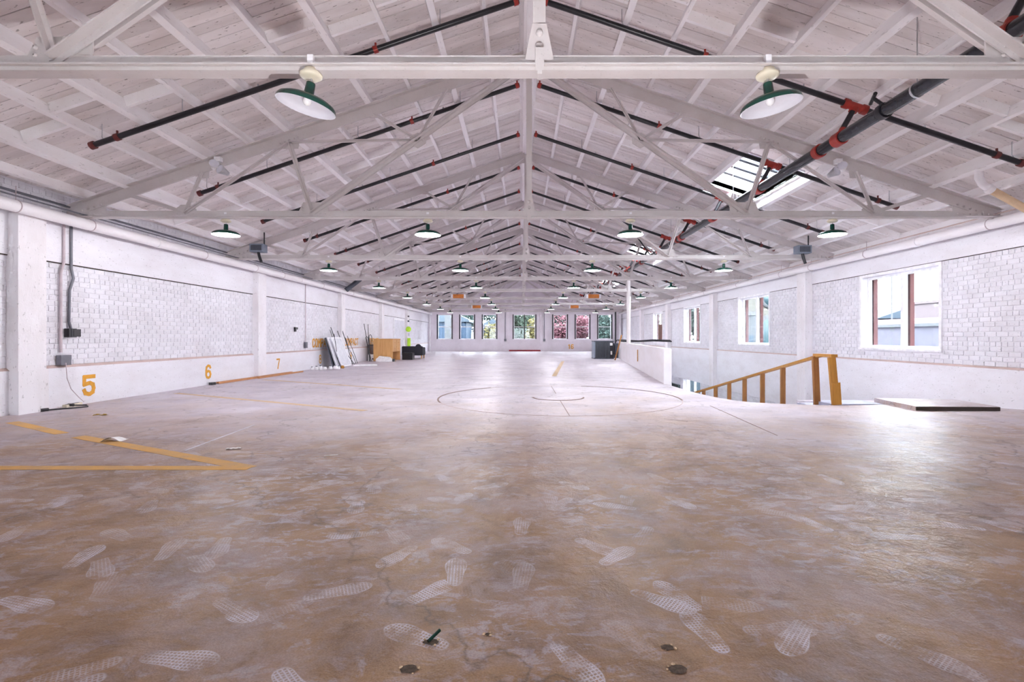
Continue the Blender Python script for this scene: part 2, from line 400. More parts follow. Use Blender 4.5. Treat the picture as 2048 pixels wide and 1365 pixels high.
def ribbon(mb, p0, p1, w, z=.002):
    p0, p1 = Vector(p0), Vector(p1); d = (p1 - p0).normalized(); n = Vector((-d.y, d.x, 0)) * w / 2
    vs = [p0 + n, p0 - n, p1 - n, p1 + n]
    mb.add([(v.x, v.y, z) for v in vs] + [(v.x, v.y, .0003) for v in vs], [(0, 1, 2, 3), (0, 4, 5, 1), (1, 5, 6, 2), (2, 6, 7, 3), (3, 7, 4, 0)])
def stripe(segs, w, mat, z=.002):
    mb = MB()
    for a, b in segs: ribbon(mb, a, b, w, z)
    return mb.build('parking_stripe', mat, floor)
stripe([(G(24, 845), G(124, 868)), (G(156, 874), G(500, 936.5))], .13, M['stripe'])
stripe([((-7.1, 4.21, 0), G(500, 937))], .12, M['stripe'], .003)
stripe([(G(352, 787), G(730, 822))], .11, M['faintstripe'])
stripe([(G(527, 760), G(800, 779))], .11, M['faintstripe'])
stripe([(G(1126, 723), G(1108, 753))], .13, M['faintstripe'])
stripe([(G(510, 850), G(370, 902))], .02, M['greyboard'])

# turntable: steel ring segments let into the floor and a centre joint
def arc(name, c, r, a0, a1, w, mat, z=.006):
    mb = MB(); n = 40
    a = [R(a0 + (a1 - a0) * i / n) for i in range(n + 1)]
    vs = []
    for t in a:
        for rr in (r - w / 2, r + w / 2):
            for zz in (0.0004, z): vs.append((c[0] + rr * math.cos(t), c[1] + rr * math.sin(t), zz))
    fs = []
    for i in range(n):
        b = i * 4; q = b + 4
        fs += [(b + 1, b + 3, q + 3, q + 1), (b, b + 1, q + 1, q), (b + 2, q + 2, q + 3, b + 3)]
    fs += [(0, 2, 3, 1), (n * 4, n * 4 + 1, n * 4 + 3, n * 4 + 2)]
    mb.add(vs, fs); return mb.build(name, mat, floor)
TC = (0.68, 9.15); TRr = 2.17
arc('turntable_ring', TC, TRr, 128, 200, .028, M['rust'])
arc('turntable_ring', TC, TRr, -12, 72, .028, M['rust'])
arc('turntable_ring', TC, TRr, 200, 348, .010, M['ledge'], .003)
arc('turntable_ring', TC, TRr, 72, 128, .008, M['ledge'], .003)
arc('turntable_hub_ring', TC, .46, 182, 358, .030, M['rust'])
jm = MB(); ribbon(jm, (TC[0], TC[1] - 2.15, 0), (TC[0], TC[1] - .5, 0), .010); ribbon(jm, (TC[0], TC[1] + .6, 0), (TC[0], TC[1] + 2.1, 0), .010)
jm.build('turntable_joint', M['rust'], floor)
jm = MB(); ribbon(jm, G(1420, 812), G(1555, 872), .014); jm.build('floor_joint', M['rust'], floor)

# ------------------------------------------------------------------ bricks
BH, BL, BG = .0825, .205, .010
def brick_mesh(sgn):
    # box whose front face (towards the room) has chamfered edges; local origin on the wall plane
    L, H, D, c = BL - BG, BH - BG, .011, .004
    yb, zb = L / 2, H / 2
    vs = [(0, -yb, -zb), (0, yb, -zb), (0, yb, zb), (0, -yb, zb)]
    x1 = sgn * (D - c); x2 = sgn * D
    vs += [(x1, y, z) for (_, y, z) in vs[:4]]
    vs += [(x2, y * (1 - c / yb), z * (1 - c / zb)) for (_, y, z) in vs[:4]]
    fs = [(8, 9, 10, 11)] + [(4 + i, 4 + (i + 1) % 4, 8 + (i + 1) % 4, 8 + i) for i in range(4)] + [(i, (i + 1) % 4, 4 + (i + 1) % 4, 4 + i) for i in range(4)]
    return vs, fs
def lay(y0, y1, z0, z1, holes=()):
    out = []; rows = max(1, int(round((z1 - z0) / BH))); bh = (z1 - z0) / rows
    for r in range(rows):
        zc = z0 + (r + .5) * bh
        header = (r % 6 == 4)
        bl = BL * (.5 if header else 1)
        segs = [(y0, y1)]
        for (a, b, c, d) in holes:
            if zc > c - .02 and zc < d + .02:
                ns = []
                for (p, q) in segs:
                    if b <= p or a >= q: ns.append((p, q)); continue
                    if a > p: ns.append((p, a))
                    if b < q: ns.append((b, q))
                segs = ns
        off = (r % 2) * bl * .5 + random.uniform(-.02, .02)
        for (p, q) in segs:
            y = p - off - bl
            while y < q:
                a, b = max(p, y), min(q, y + bl)
                if b - a > .035: out.append(((a + b) / 2, zc, (b - a - BG), bh - BG))
                y += bl
    return out
def brickwork(wall, X, sgn, bricks, seen):
    vs, fs = brick_mesh(sgn)
    me = MB().add(vs, fs).mesh('brick', M['brick'])
    L0, H0 = BL - BG, BH - BG
    def px(b):
        y, z, l, h = b; u = abs(X) / max(y, .1) * F
        xx = VX + u * (1 if X > 0 else -1); yy = VY - (z - CAMH) / max(y, .1) * F
        return (0 < xx < 2048 and 0 < yy < 1365 and seen(y, z)), l * h / max(y, .1) ** 3
    bricks.sort(key=lambda b: (not px(b)[0], -px(b)[1]))
    rest = MB()
    for i, (y, z, l, h) in enumerate(bricks):
        pr = sgn * random.uniform(-.003, .002); tw = random.uniform(-.008, .008)
        if i < 300:
            o = link('brick', me, wall, (X + pr, y, z), (tw, 0, 0)); o.scale = (1, l / L0, h / H0)
        else:
            ct, st = math.cos(tw), math.sin(tw)
            rest.add([(X + pr + a, y + b * l / L0 * ct - c * h / H0 * st, z + c * h / H0 * ct + b * l / L0 * st) for (a, b, c) in vs], fs)
    tag(rest.build('brickwork', M['brick'], wall), kind='stuff')

# ------------------------------------------------------------------ side walls
PIL_L = [7.05, 13.5, 19.75, 25.5, 31.2]
PIL_R = [7.05, 13.5, 20.0, 26.2, 32.0]
PW, PD = .42, .17
# left wall
BASE_L, TOP_L = .66, 2.26
wl = MB().box(XL - .3, XL, YB - .3, YF + .3, 0, 3.42)
wall_left = tag(wl.build('wall_left', M['plaster']), 'long white painted brick wall on the left', 'wall', kind='structure')
bays = [(YB, PIL_L[0])] + [(PIL_L[i] + PW, PIL_L[i + 1]) for i in range(4)] + [(PIL_L[4] + PW, YF)]
bl = []
for i, (a, b) in enumerate(bays):
    mb = MB()
    mb.add([(XL, a, 0), (XL, b, 0), (XL + .05, a, 0), (XL + .05, b, 0), (XL + .05, a, BASE_L - .035), (XL + .05, b, BASE_L - .035), (XL, a, BASE_L), (XL, b, BASE_L)],
           [(2, 3, 5, 4), (0, 2, 4, 6), (1, 7, 5, 3)])
    mb.build('concrete_plinth', M['plaster'], wall_left)
    MB().add([(XL + .052, a, BASE_L - .037), (XL + .052, b, BASE_L - .037), (XL, b, BASE_L + .004), (XL, a, BASE_L + .004)], [(0, 1, 2, 3)]).build('plinth_ledge', M['ledge'], wall_left)
    MB().box(XL, XL + .028, a, b, TOP_L + .012, 2.86).build('concrete_beam', M['plaster'], wall_left)
    MB().box(XL, XL + .020, a, b, TOP_L - .004, TOP_L + .014).build('open_joint', M['bark'], wall_left)
    if i != 4 and a > 0: bl += lay(a, b, BASE_L, TOP_L - .004)
    if a < 0: bl += lay(2.0, b, BASE_L, TOP_L)
bl += lay(3.0, YF, 2.90, 3.34)
for y in PIL_L:
    mb = MB().box(XL, XL + PD, y, y + PW, 0, 2.86)
    mb.box(XL, XL + PD + .02, y - .015, y + PW + .015, 0, .62) if y == PIL_L[0] else None
    mb.build('pillar', M['pillar'], wall_left)
brickwork(wall_left, XL, 1, bl, lambda y, z: True)
# right wall with windows
BASE_R, TOP_R = .60, 2.52
WIN_R = [(9.40, 11.54, .87, 2.46), (15.86, 18.05, .87, 2.48), (21.97, 24.1, .87, 2.48), (27.8, 29.7, .87, 2.48)]
LOWIN = (21.9, 24.2, -2.3, -.80)
ys = [YB - .3] + [v for w in WIN_R for v in w[:2]] + [YF + .3]
mb = MB()
for i in range(0, len(ys), 2): mb.box(XR, XR + .3, ys[i], ys[i + 1], -.3, 3.36)
for (a, b, c, d) in WIN_R:
    mb.box(XR, XR + .3, a, b, -.3, c); mb.box(XR, XR + .3, a, b, d, 3.36)
a, b, c, d = LOWIN
mb.box(XR, XR + .3, 7.2, a, -3.2, -.3); mb.box(XR, XR + .3, b, 30.2, -3.2, -.3); mb.box(XR, XR + .3, a, b, -3.2, c); mb.box(XR, XR + .3, a, b, d, -.3)
wall_right = tag(mb.build('wall_right', M['plaster']), 'long white painted brick wall with windows on the right', 'wall', kind='structure')
bays = [(YB, PIL_R[0])] + [(PIL_R[i] + PW, PIL_R[i + 1]) for i in range(4)] + [(PIL_R[4] + PW, YF)]
br = []
for i, (a, b) in enumerate(bays):
    MB().box(XR - .045, XR, a, b, -.9 if a > 7 and b < 27 else (-.3 if b > 7 else 0), BASE_R - .02).build('concrete_plinth', M['plaster'], wall_right)
    MB().add([(XR - .047, a, BASE_R - .022), (XR - .047, b, BASE_R - .022), (XR, b, BASE_R + .012), (XR, a, BASE_R + .012)], [(0, 1, 2, 3)]).build('plinth_ledge', M['ledge'], wall_right)
    MB().box(XR - .028, XR, a, b, TOP_R + .012, 2.88).build('concrete_beam', M['plaster'], wall_right)
    for (ja, jb) in ((a, b),): MB().box(XR - .020, XR, ja, jb, TOP_R + .002, TOP_R + .016).build('open_joint', M['bark'], wall_right)
    br += lay(max(a, 2.0), b, BASE_R + .01, TOP_R, [(w[0] - .06, w[1] + .06, w[2] - .06, w[3] + .2) for w in WIN_R])
br += lay(3.0, YF, 2.92, 3.22)
for y in PIL_R: MB().box(XR - .2, XR, y, y + PW, -3.1 if 10 < y < 27 else 0, 2.88).build('pillar', M['pillar'], wall_right)
brickwork(wall_right, XR, -1, br, lambda y, z: True)
lb = []
for (a, b) in ((13.95, 19.95), (20.45, 26.15)): lb += lay(a, b, -3.0, -.92, [(LOWIN[0] - .05, LOWIN[1] + .05, LOWIN[2], LOWIN[3] + .05)])
vs, fs = brick_mesh(-1); rest = MB()
for (y, z, l, h) in lb: rest.add([(XR + a, y + b * l / (BL - BG), z + c * h / (BH - BG)) for (a, b, c) in vs], fs)
tag(rest.build('lower_brickwork', M['brick'], wall_right), kind='stuff')

def window(num, axis, x, a, b, c, d, label, frame='frame', jamb=None, sashes=2, rail=False, sgn=1, depth=.16, inward=0):
    # axis 'x': window in a wall of constant x; 'y': in a wall of constant y. sgn: outside direction
    root = thing('window_%d' % num, label, 'window'); root['kind'] = 'structure'
    if axis == 'x': box = lambda p0, p1, q0, q1, r0, r1, m: m.box(min(p0, p1), max(p0, p1), q0, q1, r0, r1)
    else: box = lambda p0, p1, q0, q1, r0, r1, m: m.box(q0, q1, min(p0, p1), max(p0, p1), r0, r1)
    X = x + sgn * depth; t = .05
    fr = MB()
    box(X - .03, X + .03, a, a + t, c, d, fr); box(X - .03, X + .03, b - t, b, c, d, fr)
    box(X - .03, X + .03, a + t, b - t, c, c + t, fr); box(X - .03, X + .03, a + t, b - t, d - t, d, fr)
    fr.build('window_frame', M[frame], root)
    w = (b - a) / sashes
    for k in range(1, sashes):
        m_ = MB(); box(X - sgn * .06, X + sgn * .03, a + k * w - .04, a + k * w + .04, c, d, m_)
        m_.build('mullion', M[jamb or frame], root)
    if rail:
        for k in range(sashes):
            m_ = MB(); box(X - .025, X + .025, a + k * w + t, a + (k + 1) * w - t, (c + d) / 2 - .03, (c + d) / 2 + .03, m_); m_.build('meeting_rail', M[frame], root)
    for k in range(sashes):
        m_ = MB(); box(X - .004, X + .004, a + k * w + t * .9, a + (k + 1) * w - t * .9, c + t * .9, d - t * .9, m_); m_.build('pane', M['glass'], root)
    if jamb:
        for (p, q) in ((a - .09, a), (b, b + .09)):
            m_ = MB(); box(x - sgn * .012, x, p, q, c - .02, d + .02, m_); m_.build('jamb', M[jamb], root)
    m_ = MB(); box(x - sgn * (.05 + inward), X, a - .08, b + .08, c - .05, c - .002, m_); m_.build('window_sill', M['frame'], root)
    m_ = MB(); box(x - sgn * .03, x - sgn * .001, a - .06, a, c, d, m_); box(x - sgn * .03, x - sgn * .001, b, b + .06, c, d, m_)
    box(x - sgn * .03, x - sgn * .001, a - .06, b + .06, d, d + .06, m_)
    if not jamb: m_.build('casing', M['frame'], root)
    return root
LABR = ['two-light white window nearest the stair railing, showing low roofs', 'two-light window showing the arched cream house, right wall', 'two-light window before a green tree, right wall', 'small window with a dark open lower sash beyond the low wall']
for i, (a, b, c, d) in enumerate(WIN_R):
    r = window(1 + i, 'x', XR, a, b, c, d, LABR[i])
    if i == 3: MB().box(XR + .02, XR + .10, a + .08, a + .95, c + .05, c + .95).build('dark_sash', M['brownpanel'], r)
    for k in range(2):   # brick reveals outside
        y = b - .04 - k * (b - a) / 2
        MB().box(XR + .20, XR + .29, y - .05, y + .04, c, d).build('brick_reveal', M['redframe'], r)
window(5, 'x', XR, *LOWIN, 'pale blue lower storey window seen through the stair opening')

# far wall
FW = [(873.8, 905.3), (918.4, 950), (963.7, 994.5), (1025.4, 1072.6), (1104.5, 1135.7), (1149.4, 1180.7), (1194.3, 1224.6)]
kx = YF / F
FWX = [((p - VX) * kx, (q - VX) * kx) for p, q in FW]
FC, FD = CAMH - 3.6 * kx, CAMH + 45.3 * kx
mb = MB(); xs = [XL - .3] + [v for w in FWX for v in w] + [XR + .3]
for i in range(0, len(xs), 2): mb.box(xs[i], xs[i + 1], YF, YF + .3, -.3, 3.4)
for (a, b) in FWX: mb.box(a, b, YF, YF + .3, -.3, FC); mb.box(a, b, YF, YF + .3, FD, 3.4)
mb.prism([(XL - .3, 3.4), (XR + .3, 3.25), (RX, 5.95)], 'y', YF, YF + .3)
wall_far = tag(mb.build('wall_far', M['farwall']), 'pinkish white end wall with tall windows', 'wall', kind='structure')
for (p, q) in ((1002, 1019), (1080, 1096.5)):
    a, b = (p - VX) * kx, (q - VX) * kx
    MB().box(a, b, YF - .1, YF, 0, 3.3).build('pilaster', M['farwall'], wall_far)
    c = (a + b) / 2
    MB().tube([(c, YF - .13, .95), (c, YF - .13, 3.3)], .025, 8).build('conduit', M['greyconduit'], wall_far)
    MB().box(c - .09, c + .09, YF - .18, YF - .1, .80, .97).build('outlet_box', M['greyconduit'], wall_far)
for k in range(-12, 13):
    x = k * .6 + .15; zt = 5.6 - SL * abs(x - RX)
    if zt - 3.5 > .1: MB().box(x - .02, x + .02, YF - .05, YF, 3.45, zt).build('batten', M['farwall'], wall_far)
MB().box(XL, XR, YF - .04, YF, 3.33, 3.45).build('header_band', M['farwall'], wall_far)
MB().box((1018 - VX) * kx, (1081 - VX) * kx, YF - .12, YF - .02, 0, .11).build('red_kerb', M['redpaint'], wall_far)
FL = ['leftmost tall end wall window showing blue siding', 'second end wall window from the left showing grey blue roofs', 'end wall window left of centre with a yellow tree', 'paired double window at the middle of the end wall', 'end wall window right of centre with red shrub below', 'end wall window filled with red shrub', 'rightmost end wall window above the condenser']
for i, (a, b) in enumerate(FWX):
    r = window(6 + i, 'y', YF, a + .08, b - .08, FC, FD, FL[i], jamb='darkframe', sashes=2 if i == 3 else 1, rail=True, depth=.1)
# back wall behind the camera with its windows
mb = MB(); xs = [XL - .3] + [v for w in BACKWIN for v in w] + [XR + .3]
for i in range(0, len(xs), 2): mb.box(xs[i], xs[i + 1], YB - .3, YB, 0, 3.4)
for (a, b) in BACKWIN: mb.box(a, b, YB - .3, YB, 0, .8); mb.box(a, b, YB - .3, YB, 2.7, 3.4)
mb.prism([(XL - .3, 3.4), (XR + .3, 3.25), (RX, 5.95)], 'y', YB - .3, YB)
tag(mb.build('wall_back', M['plaster']), 'white wall behind the viewpoint', 'wall', kind='structure')
for i, (a, b) in enumerate(BACKWIN):
    window(13 + i, 'y', YB, a, b, .8, 2.7, ['left', 'middle', 'right'][i] + ' window of the wall behind the viewpoint', sgn=-1)

# ------------------------------------------------------------------ roof: slab, boards, purlins, blocking, skylights
roof = MB(); holes = {1: SKY_R, -1: SKY_L}; DE = {1: 7.95, -1: 7.6}
for s in (1, -1):
    yc = [YB - .4]; 
    for (a, b) in holes[s]: yc += [a, b]
    yc.append(YF + .4)
    def slab(d0, d1, y0, y1, o0=.03, o1=.13):
        vs = [(RX + s * d, y, deck_z(d, o)) for d in (d0, d1) for y in (y0, y1) for o in (o0, o1)]
        roof.add(vs, [(0, 1, 3, 2), (4, 6, 7, 5), (0, 4, 5, 1), (2, 3, 7, 6), (0, 2, 6, 4), (1, 5, 7, 3)])
    for i in range(len(yc) - 1):
        if i % 2 == 0: slab(0, DE[s], yc[i], yc[i + 1])
        else: slab(0, SKD[0], yc[i], yc[i + 1]); slab(SKD[1], DE[s], yc[i], yc[i + 1])
ceiling = tag(roof.build('ceiling', M['bark']), 'white boarded pitched roof on purlins', 'ceiling', kind='structure')
BWD = .142
def board_geo(s, y, mb):
    gap = random.choice((.003, .004, .008, .011)); jit = random.uniform(-.004, .003)
    y0, y1 = y + gap / 2, y + BWD - gap / 2
    segs = [(0.0, DE[s] - .05)]
    for (a, b) in holes[s]:
        if y1 > a and y0 < b: segs = [(0.0, SKD[0]), (SKD[1], DE[s] - .05)]
    out = []
    for (d0, d1) in segs:
        if d1 - d0 > 4 and random.random() < .85:     # butt joint between two lengths
            m_ = random.choice((1.29, 1.93, 2.58, 3.22, 3.87, 4.5, 5.16)) 
            if d0 < m_ < d1: out += [(d0, m_ - .003), (m_ + .003, d1)]; continue
        out.append((d0, d1))
    for (d0, d1) in out:
        vs = [(RX + s * d, yy, deck_z(d, o + jit)) for d in (d0, d1) for yy in (y0, y1) for o in (0, .028)]
        mb.add(vs, [(0, 1, 3, 2), (4, 6, 7, 5), (0, 4, 5, 1), (2, 3, 7, 6), (0, 2, 6, 4), (1, 5, 7, 3)])
for s in (1, -1):
    far = MB(); y = YB - .3
    while y < YF + .2:
        if 4.0 < y < 11.2:
            m_ = MB(); board_geo(s, y, m_); m_.build('roof_board', M['board'], ceiling)
        else: board_geo(s, y, far)
        y += BWD
    tag(far.build('roof_boarding', M['board'], ceiling), kind='stuff')
def purlin(s, d, w, h, y0, y1):
    m_ = MB(); p = lambda y: (RX + s * d, y, deck_z(d, -h / 2 - .003))
    m_.bar(p(y0), p(y1), w, h, (SL * s, 0, 1)); m_.build('purlin', M['purlin'], ceiling)
PUR = {1: [], -1: []}
for s in (1, -1):
    k = 0
    d = .09
    purlin(s, d, .07, .22, YB, YF)
    while True:
        k += 1; d = .645 * k
        if d > DE[s] - .1: break
        heavy = (k % 2 == 0)
        w, h = (.085, .20) if heavy else (.05, .15)
        PUR[s].append((d, w, h))
        if not heavy and SKD[0] < d < SKD[1]:
            yc = [YB] + [v for ab in holes[s] for v in ab] + [YF]
            for i in range(0, len(yc), 2): purlin(s, d, w, h, yc[i], yc[i + 1])
        else: purlin(s, d, w, h, YB, YF)
BL_Y = [(-2.5), 1.4, 6.15, 10.15, 14.4, 18.7, 22.9, 27.1, 31.2, 35.3]
for s in (1, -1):
    ds = [(.09, .07, .22)] + PUR[s]
    for yb in BL_Y:
        for i in range(len(ds) - 1):
            d0 = ds[i][0] + ds[i][1] / 2 + .004; d1 = ds[i + 1][0] - ds[i + 1][1] / 2 - .004
            if d1 < SKD[1] + .1 and d0 > SKD[0] - .1 and any(a - .1 < yb < b + .1 for a, b in holes[s]): continue
            yj = yb + (.16 if i % 2 else -.10) + random.uniform(-.05, .05); h = .13
            m_ = MB().bar((RX + s * d0, yj, deck_z(d0, -h / 2 - .004)), (RX + s * d1, yj, deck_z(d1, -h / 2 - .004)), .045, h)
            m_.build('blocking', M['purlin'], ceiling)
MB().box(RX - .045, RX + .045, YB, YF, ZD - .30, ZD - .01).build('ridge_beam', M['purlin'], ceiling)
n = 16
for s in (1, -1):
    for (a, b) in holes[s]:
        far_i = SKY_R.index((a, b)) + 1
        lab = {(1, 1): 'nearest bright skylight in the right roof slope', (1, 2): 'second bright skylight along the right roof slope', (1, 3): 'farthest skylight in the right roof slope', (1, 0): 'skylight in the right roof slope above the viewpoint', (-1, 0): 'skylight in the left roof slope above the viewpoint'}[(s, far_i)]
        rt = thing('window_%d' % n, lab, 'skylight'); rt['kind'] = 'structure'; n += 1
        d0, d1 = SKD
        for (da, db) in ((d0 - .02, d0), (d1, d1 + .02)):
            vs = [(RX + s * d, y, deck_z(d, o)) for d in (da, db) for y in (a, b) for o in (-.02, .45)]
            MB().add(vs, [(0, 1, 3, 2), (4, 6, 7, 5), (0, 4, 5, 1), (2, 3, 7, 6), (0, 2, 6, 4), (1, 5, 7, 3)]).build('curb', M['frame'], rt)
        for (ya, yb) in ((a - .02, a), (b, b + .02)):
            vs = [(RX + s * d, y, deck_z(d, o)) for d in (d0, d1) for y in (ya, yb) for o in (-.02, .45)]
            MB().add(vs, [(0, 1, 3, 2), (4, 6, 7, 5), (0, 4, 5, 1), (2, 3, 7, 6), (0, 2, 6, 4), (1, 5, 7, 3)]).build('curb', M['frame'], rt)
        for k in range(1, 5):
            y = a + (b - a) * k / 5
            MB().bar((RX + s * d0, y, deck_z(d0, .22)), (RX + s * d1, y, deck_z(d1, .22)), .10, .06).build('glazing_bar', M['slate'], rt)
        vs = [(RX + s * d, y, deck_z(d, o)) for d in (d0, d1) for y in (a, b) for o in (.44, .448)]
        MB().add(vs, [(0, 1, 3, 2), (4, 6, 7, 5), (0, 4, 5, 1), (2, 3, 7, 6), (0, 2, 6, 4), (1, 5, 7, 3)]).build('pane', M['glass'], rt)

# ------------------------------------------------------------------ roof trusses
TZ = ZD - .30 - ZC           # top chord centre above the bottom chord at the ridge
def tc(x): return TZ - SL * abs(x)        # local top chord line
def make_truss(loc, label):
    t = thing('roof_truss', label, 'truss', loc, 0, 'riveted steel roof trusses')
    E = 7.52
    st = M['steel']
    b = MB()
    for y in (-.014, .014): b.box(-E, E, y - .005, y + .005, -.045, .06)
    b.box(-E, E, -.10, -.012, -.045, -.035); b.box(-E, E, .012, .10, -.045, -.035)
    b.build('bottom_chord', st, t)
    r = MB().box(-E + .6, E - .6, -.075, -.025, -.075, -.047); r.box(-E + .6, E - .6, -.055, -.045, -.03, -.002); r.build('cable_raceway', st, t)
    for s in (-1, 1):
        m_ = MB(); p0, p1 = (s * E, 0, tc(E) + .02), (s * .02, 0, tc(.02))
        m_.bar(p0, p1, .03, .17); 
        q = Vector((0, 0, .085)); m_.bar(Vector(p0) + q, Vector(p1) + q, .17, .014)
        m_.build('top_chord', st, t)
        A, B = (s * 5.49, 0, .03), (s * 3.47, 0, .03)
        U0, U1, U2, U3, U4 = [(s * x, 0, tc(x) - .06) for x in (6.35, 5.21, 3.83, 2.49, 1.31)]
        C = Vector((s * 1.78, 0, .03 + (TZ - .1 - .03) * (3.47 - 1.78) / 3.47))
        ap = (s * .06, 0, TZ - .1)
        def web(p, q, w, h, nm='web_strut'):
            m_ = MB(); p, q = Vector(p), Vector(q)
            m_.bar(p + Vector((0, -.022, 0)), q + Vector((0, -.022, 0)), .012, h); m_.bar(p + Vector((0, -.028 - w / 2, h * .0)), q + Vector((0, -.028 - w / 2, 0)), w, .012)
            if nm == 'main_diagonal': m_.bar(p + Vector((0, .022, 0)), q + Vector((0, .022, 0)), .012, h); m_.bar(p + Vector((0, .028 + w / 2, 0)), q + Vector((0, .028 + w / 2, 0)), w, .012)
            m_.build(nm, st, t)
        web(B, ap, .07, .10, 'main_diagonal'); web(B, U2, .05, .075); web(A, U1, .04, .055); web(A, U0, .04, .055); web(A, U2, .04, .06)
        web(C, U2, .035, .05); web(C, U3, .035, .05); web(C, U4, .035, .05)
        def plate(poly, nm='gusset'): MB().prism(poly, 'y', -.007, .007).build(nm, st, t)
        plate([(B[0] - .26, -.04), (B[0] + .26, -.04), (B[0] + .26 - (.0 if s < 0 else .12), .16 + (.04 if s < 0 else .04)), (B[0] + .02, .20), (B[0] - .14 - (.0 if s < 0 else .12), .20)])
        plate([(A[0] - .17, -.04), (A[0] + .17, -.04), (A[0] + .17, .09), (A[0] + .06, .16), (A[0] - .08, .16), (A[0] - .17, .09)])
        for (x, _, z) in (U1, U2):
            w_ = .10 if x == U1[0] else .17
            plate([(x - w_, z + .06 + s * w_ * SL), (x + w_, z + .06 - s * w_ * SL), (x + w_ * .8, z - .10), (x - w_ * .8, z - .10)])
        for (x, _, z) in (U3, U4): plate([(x - .1, z + .06 + s * .034), (x + .1, z + .06 - s * .034), (x + .06, z - .06), (x - .06, z - .06)])
        plate([(C.x - .13, C.z - .05), (C.x, C.z - .13), (C.x + .13, C.z - .05), (C.x + .13, C.z + .06), (C.x, C.z + .12), (C.x - .13, C.z + .06)])
        plate([(s * E, -.05), (s * (E - .75), -.05), (s * (E - .75), tc(E - .75) - .02), (s * E, tc(E) + .05)], 'heel_plate')
        rv = MB()
        def rivet(x, z): rv.lathe([(.020, -.0), (.017, -.012), (.006, -.019)], (x, -.0075 - .006, z), 6, Matrix.Rotation(R(-90), 3, 'X'))
        for k in range(6): rivet(B[0] - .22 + k * .088, .0)
        for k in range(4): rivet(A[0] - .13 + k * .085, .0)
        for k in range(7):
            xx = s * (E - .08 - k * .1); rivet(xx, tc(abs(xx)) - .03); rivet(xx, .0)
        for k in range(5): rivet(U2[0] - .14 + k * .07, U2[2] + .03 - s * (-.14 + k * .07) * SL)
        for k in range(3): rivet(C.x - .08 + k * .08, C.z)
        for k in range(2): rivet(B[0] - .14, .06 + k * .06)
        tag(rv.build('rivets', st, t), kind='stuff')
    MB().box(-.045, .045, -.05, -.035, -.03, TZ - .02).box(-.006, .006, -.035, .03, -.03, TZ - .02).build('king_post', st, t)
    MB().prism([(-.11, -.04), (.11, -.04), (.075, .14), (.05, .26), (-.05, .26), (-.075, .14)], 'y', -.065, -.051).build('gusset', st, t)
    MB().prism([(-.3, TZ - .2), (.3, TZ - .2), (.3, tc(.3) + .05), (0, TZ + .06), (-.3, tc(.3) + .05)], 'y', -.012, .004).build('apex_plate', st, t)
    rv = MB()
    for z in (.10, .19): rv.lathe([(.026, 0), (.024, -.016), (.010, -.026), (.001, -.028)], (0, -.065, z), 8, Matrix.Rotation(R(-90), 3, 'X'))
    tag(rv.build('bolts', st, t), kind='stuff')
    MB().box(-.03, .03, -.12, -.06, -.10, .06).box(-.016, .016, -.13, -.05, -.13, -.10).build('clamp', M['steel'], t)
    return t
TL = ['white riveted steel roof truss nearest the viewpoint, chord spanning the picture top'] + ['white riveted steel roof truss, %s from the viewpoint' % ORD[i] for i in range(1, 9)]
t0 = make_truss((RX, TR[0], ZC), TL[0]); trusses = [t0]
for i in range(1, 9):
    t = copy_tree(t0); t.location = (RX, TR[i], ZC); t['label'] = TL[i]; trusses.append(t)

# ------------------------------------------------------------------ pendant lamps
LAMP_POWER = 16.5
def make_lamp(label, tilt=(0, 0), power=0):
    t = thing('pendant_lamp', label, 'lamp', (0, 0, 0), 0, 'green enamel pendant lamps')
    MB().lathe([(.001, -.115), (.055, -.113), (.075, -.10), (.078, -.085), (.05, -.06), (.045, -.045), (.001, -.045)], n=20).build('canopy', M['cream'], t)
    MB().tube([(0, 0, -.11), (0.004, 0, -.125), (0, 0, -.145)], .007, 6).build('hook', M['zinc'], t)
    MB().box(-.02, .02, -.02, .02, -.05, .05).build('clip', M['frame'], t)
    m = Matrix.Rotation(R(tilt[0]), 3, 'X') @ Matrix.Rotation(R(tilt[1]), 3, 'Y')
    o = (0, 0, -.14)
    prof = [(.001, 0), (.028, -.002), (.031, -.01), (.034, -.085), (.045, -.095), (.09, -.103), (.150, -.118), (.188, -.138), (.200, -.155), (.203, -.175)]
    sh = MB().lathe(prof, o, 32, m).build('shade', M['green'], t)
    inner = [(.203, -.175), (.198, -.174), (.183, -.143), (.147, -.124), (.09, -.110), (.04, -.100), (.001, -.098)]
    MB().lathe(inner, o, 32, m).build('shade_lining', M['enamel'], t)
    MB().lathe([(.001, -.165), (.018, -.160), (.028, -.146), (.030, -.134), (.024, -.118), (.014, -.104)], o, 14, m).build('bulb', M['bulblit'] if power else M['bulb'], t)
    if power:
        l = bpy.data.lights.new('lamp_light', 'POINT'); l.energy = power; l.shadow_soft_size = .03; l.color = (.965, .965, 1)
        link('lamp_light', l, t, (0, 0, -.335))
    return t
lampA = make_lamp('', (0, 0), LAMP_POWER); lampB = make_lamp('', (0, 0), LAMP_POWER * 1.9)
LX = (-4.85, -1.62, 1.62, 4.85)
for i in range(0, 8):
    xs = LX if i else (-1.62, 1.62)
    for k, x in enumerate(xs):
        if i == 0:
            o = make_lamp('', (2, 13) if x < 0 else (2, -9))
            lab = 'large green enamel pendant lamp on the nearest truss, %s of the centre, tilted' % ('left' if x < 0 else 'right')
        else:
            o = (lampB if k == 0 else copy_tree(lampB)) if i == 1 else (lampA if i == 2 and k == 0 else copy_tree(lampA))
            lab = 'green enamel pendant lamp on the %s truss, %s from the left' % (ORD[i], ORD[k])
        o.location = (RX + x, TR[i] - .05 if i == 0 else TR[i], ZC - .01); o['label'] = lab

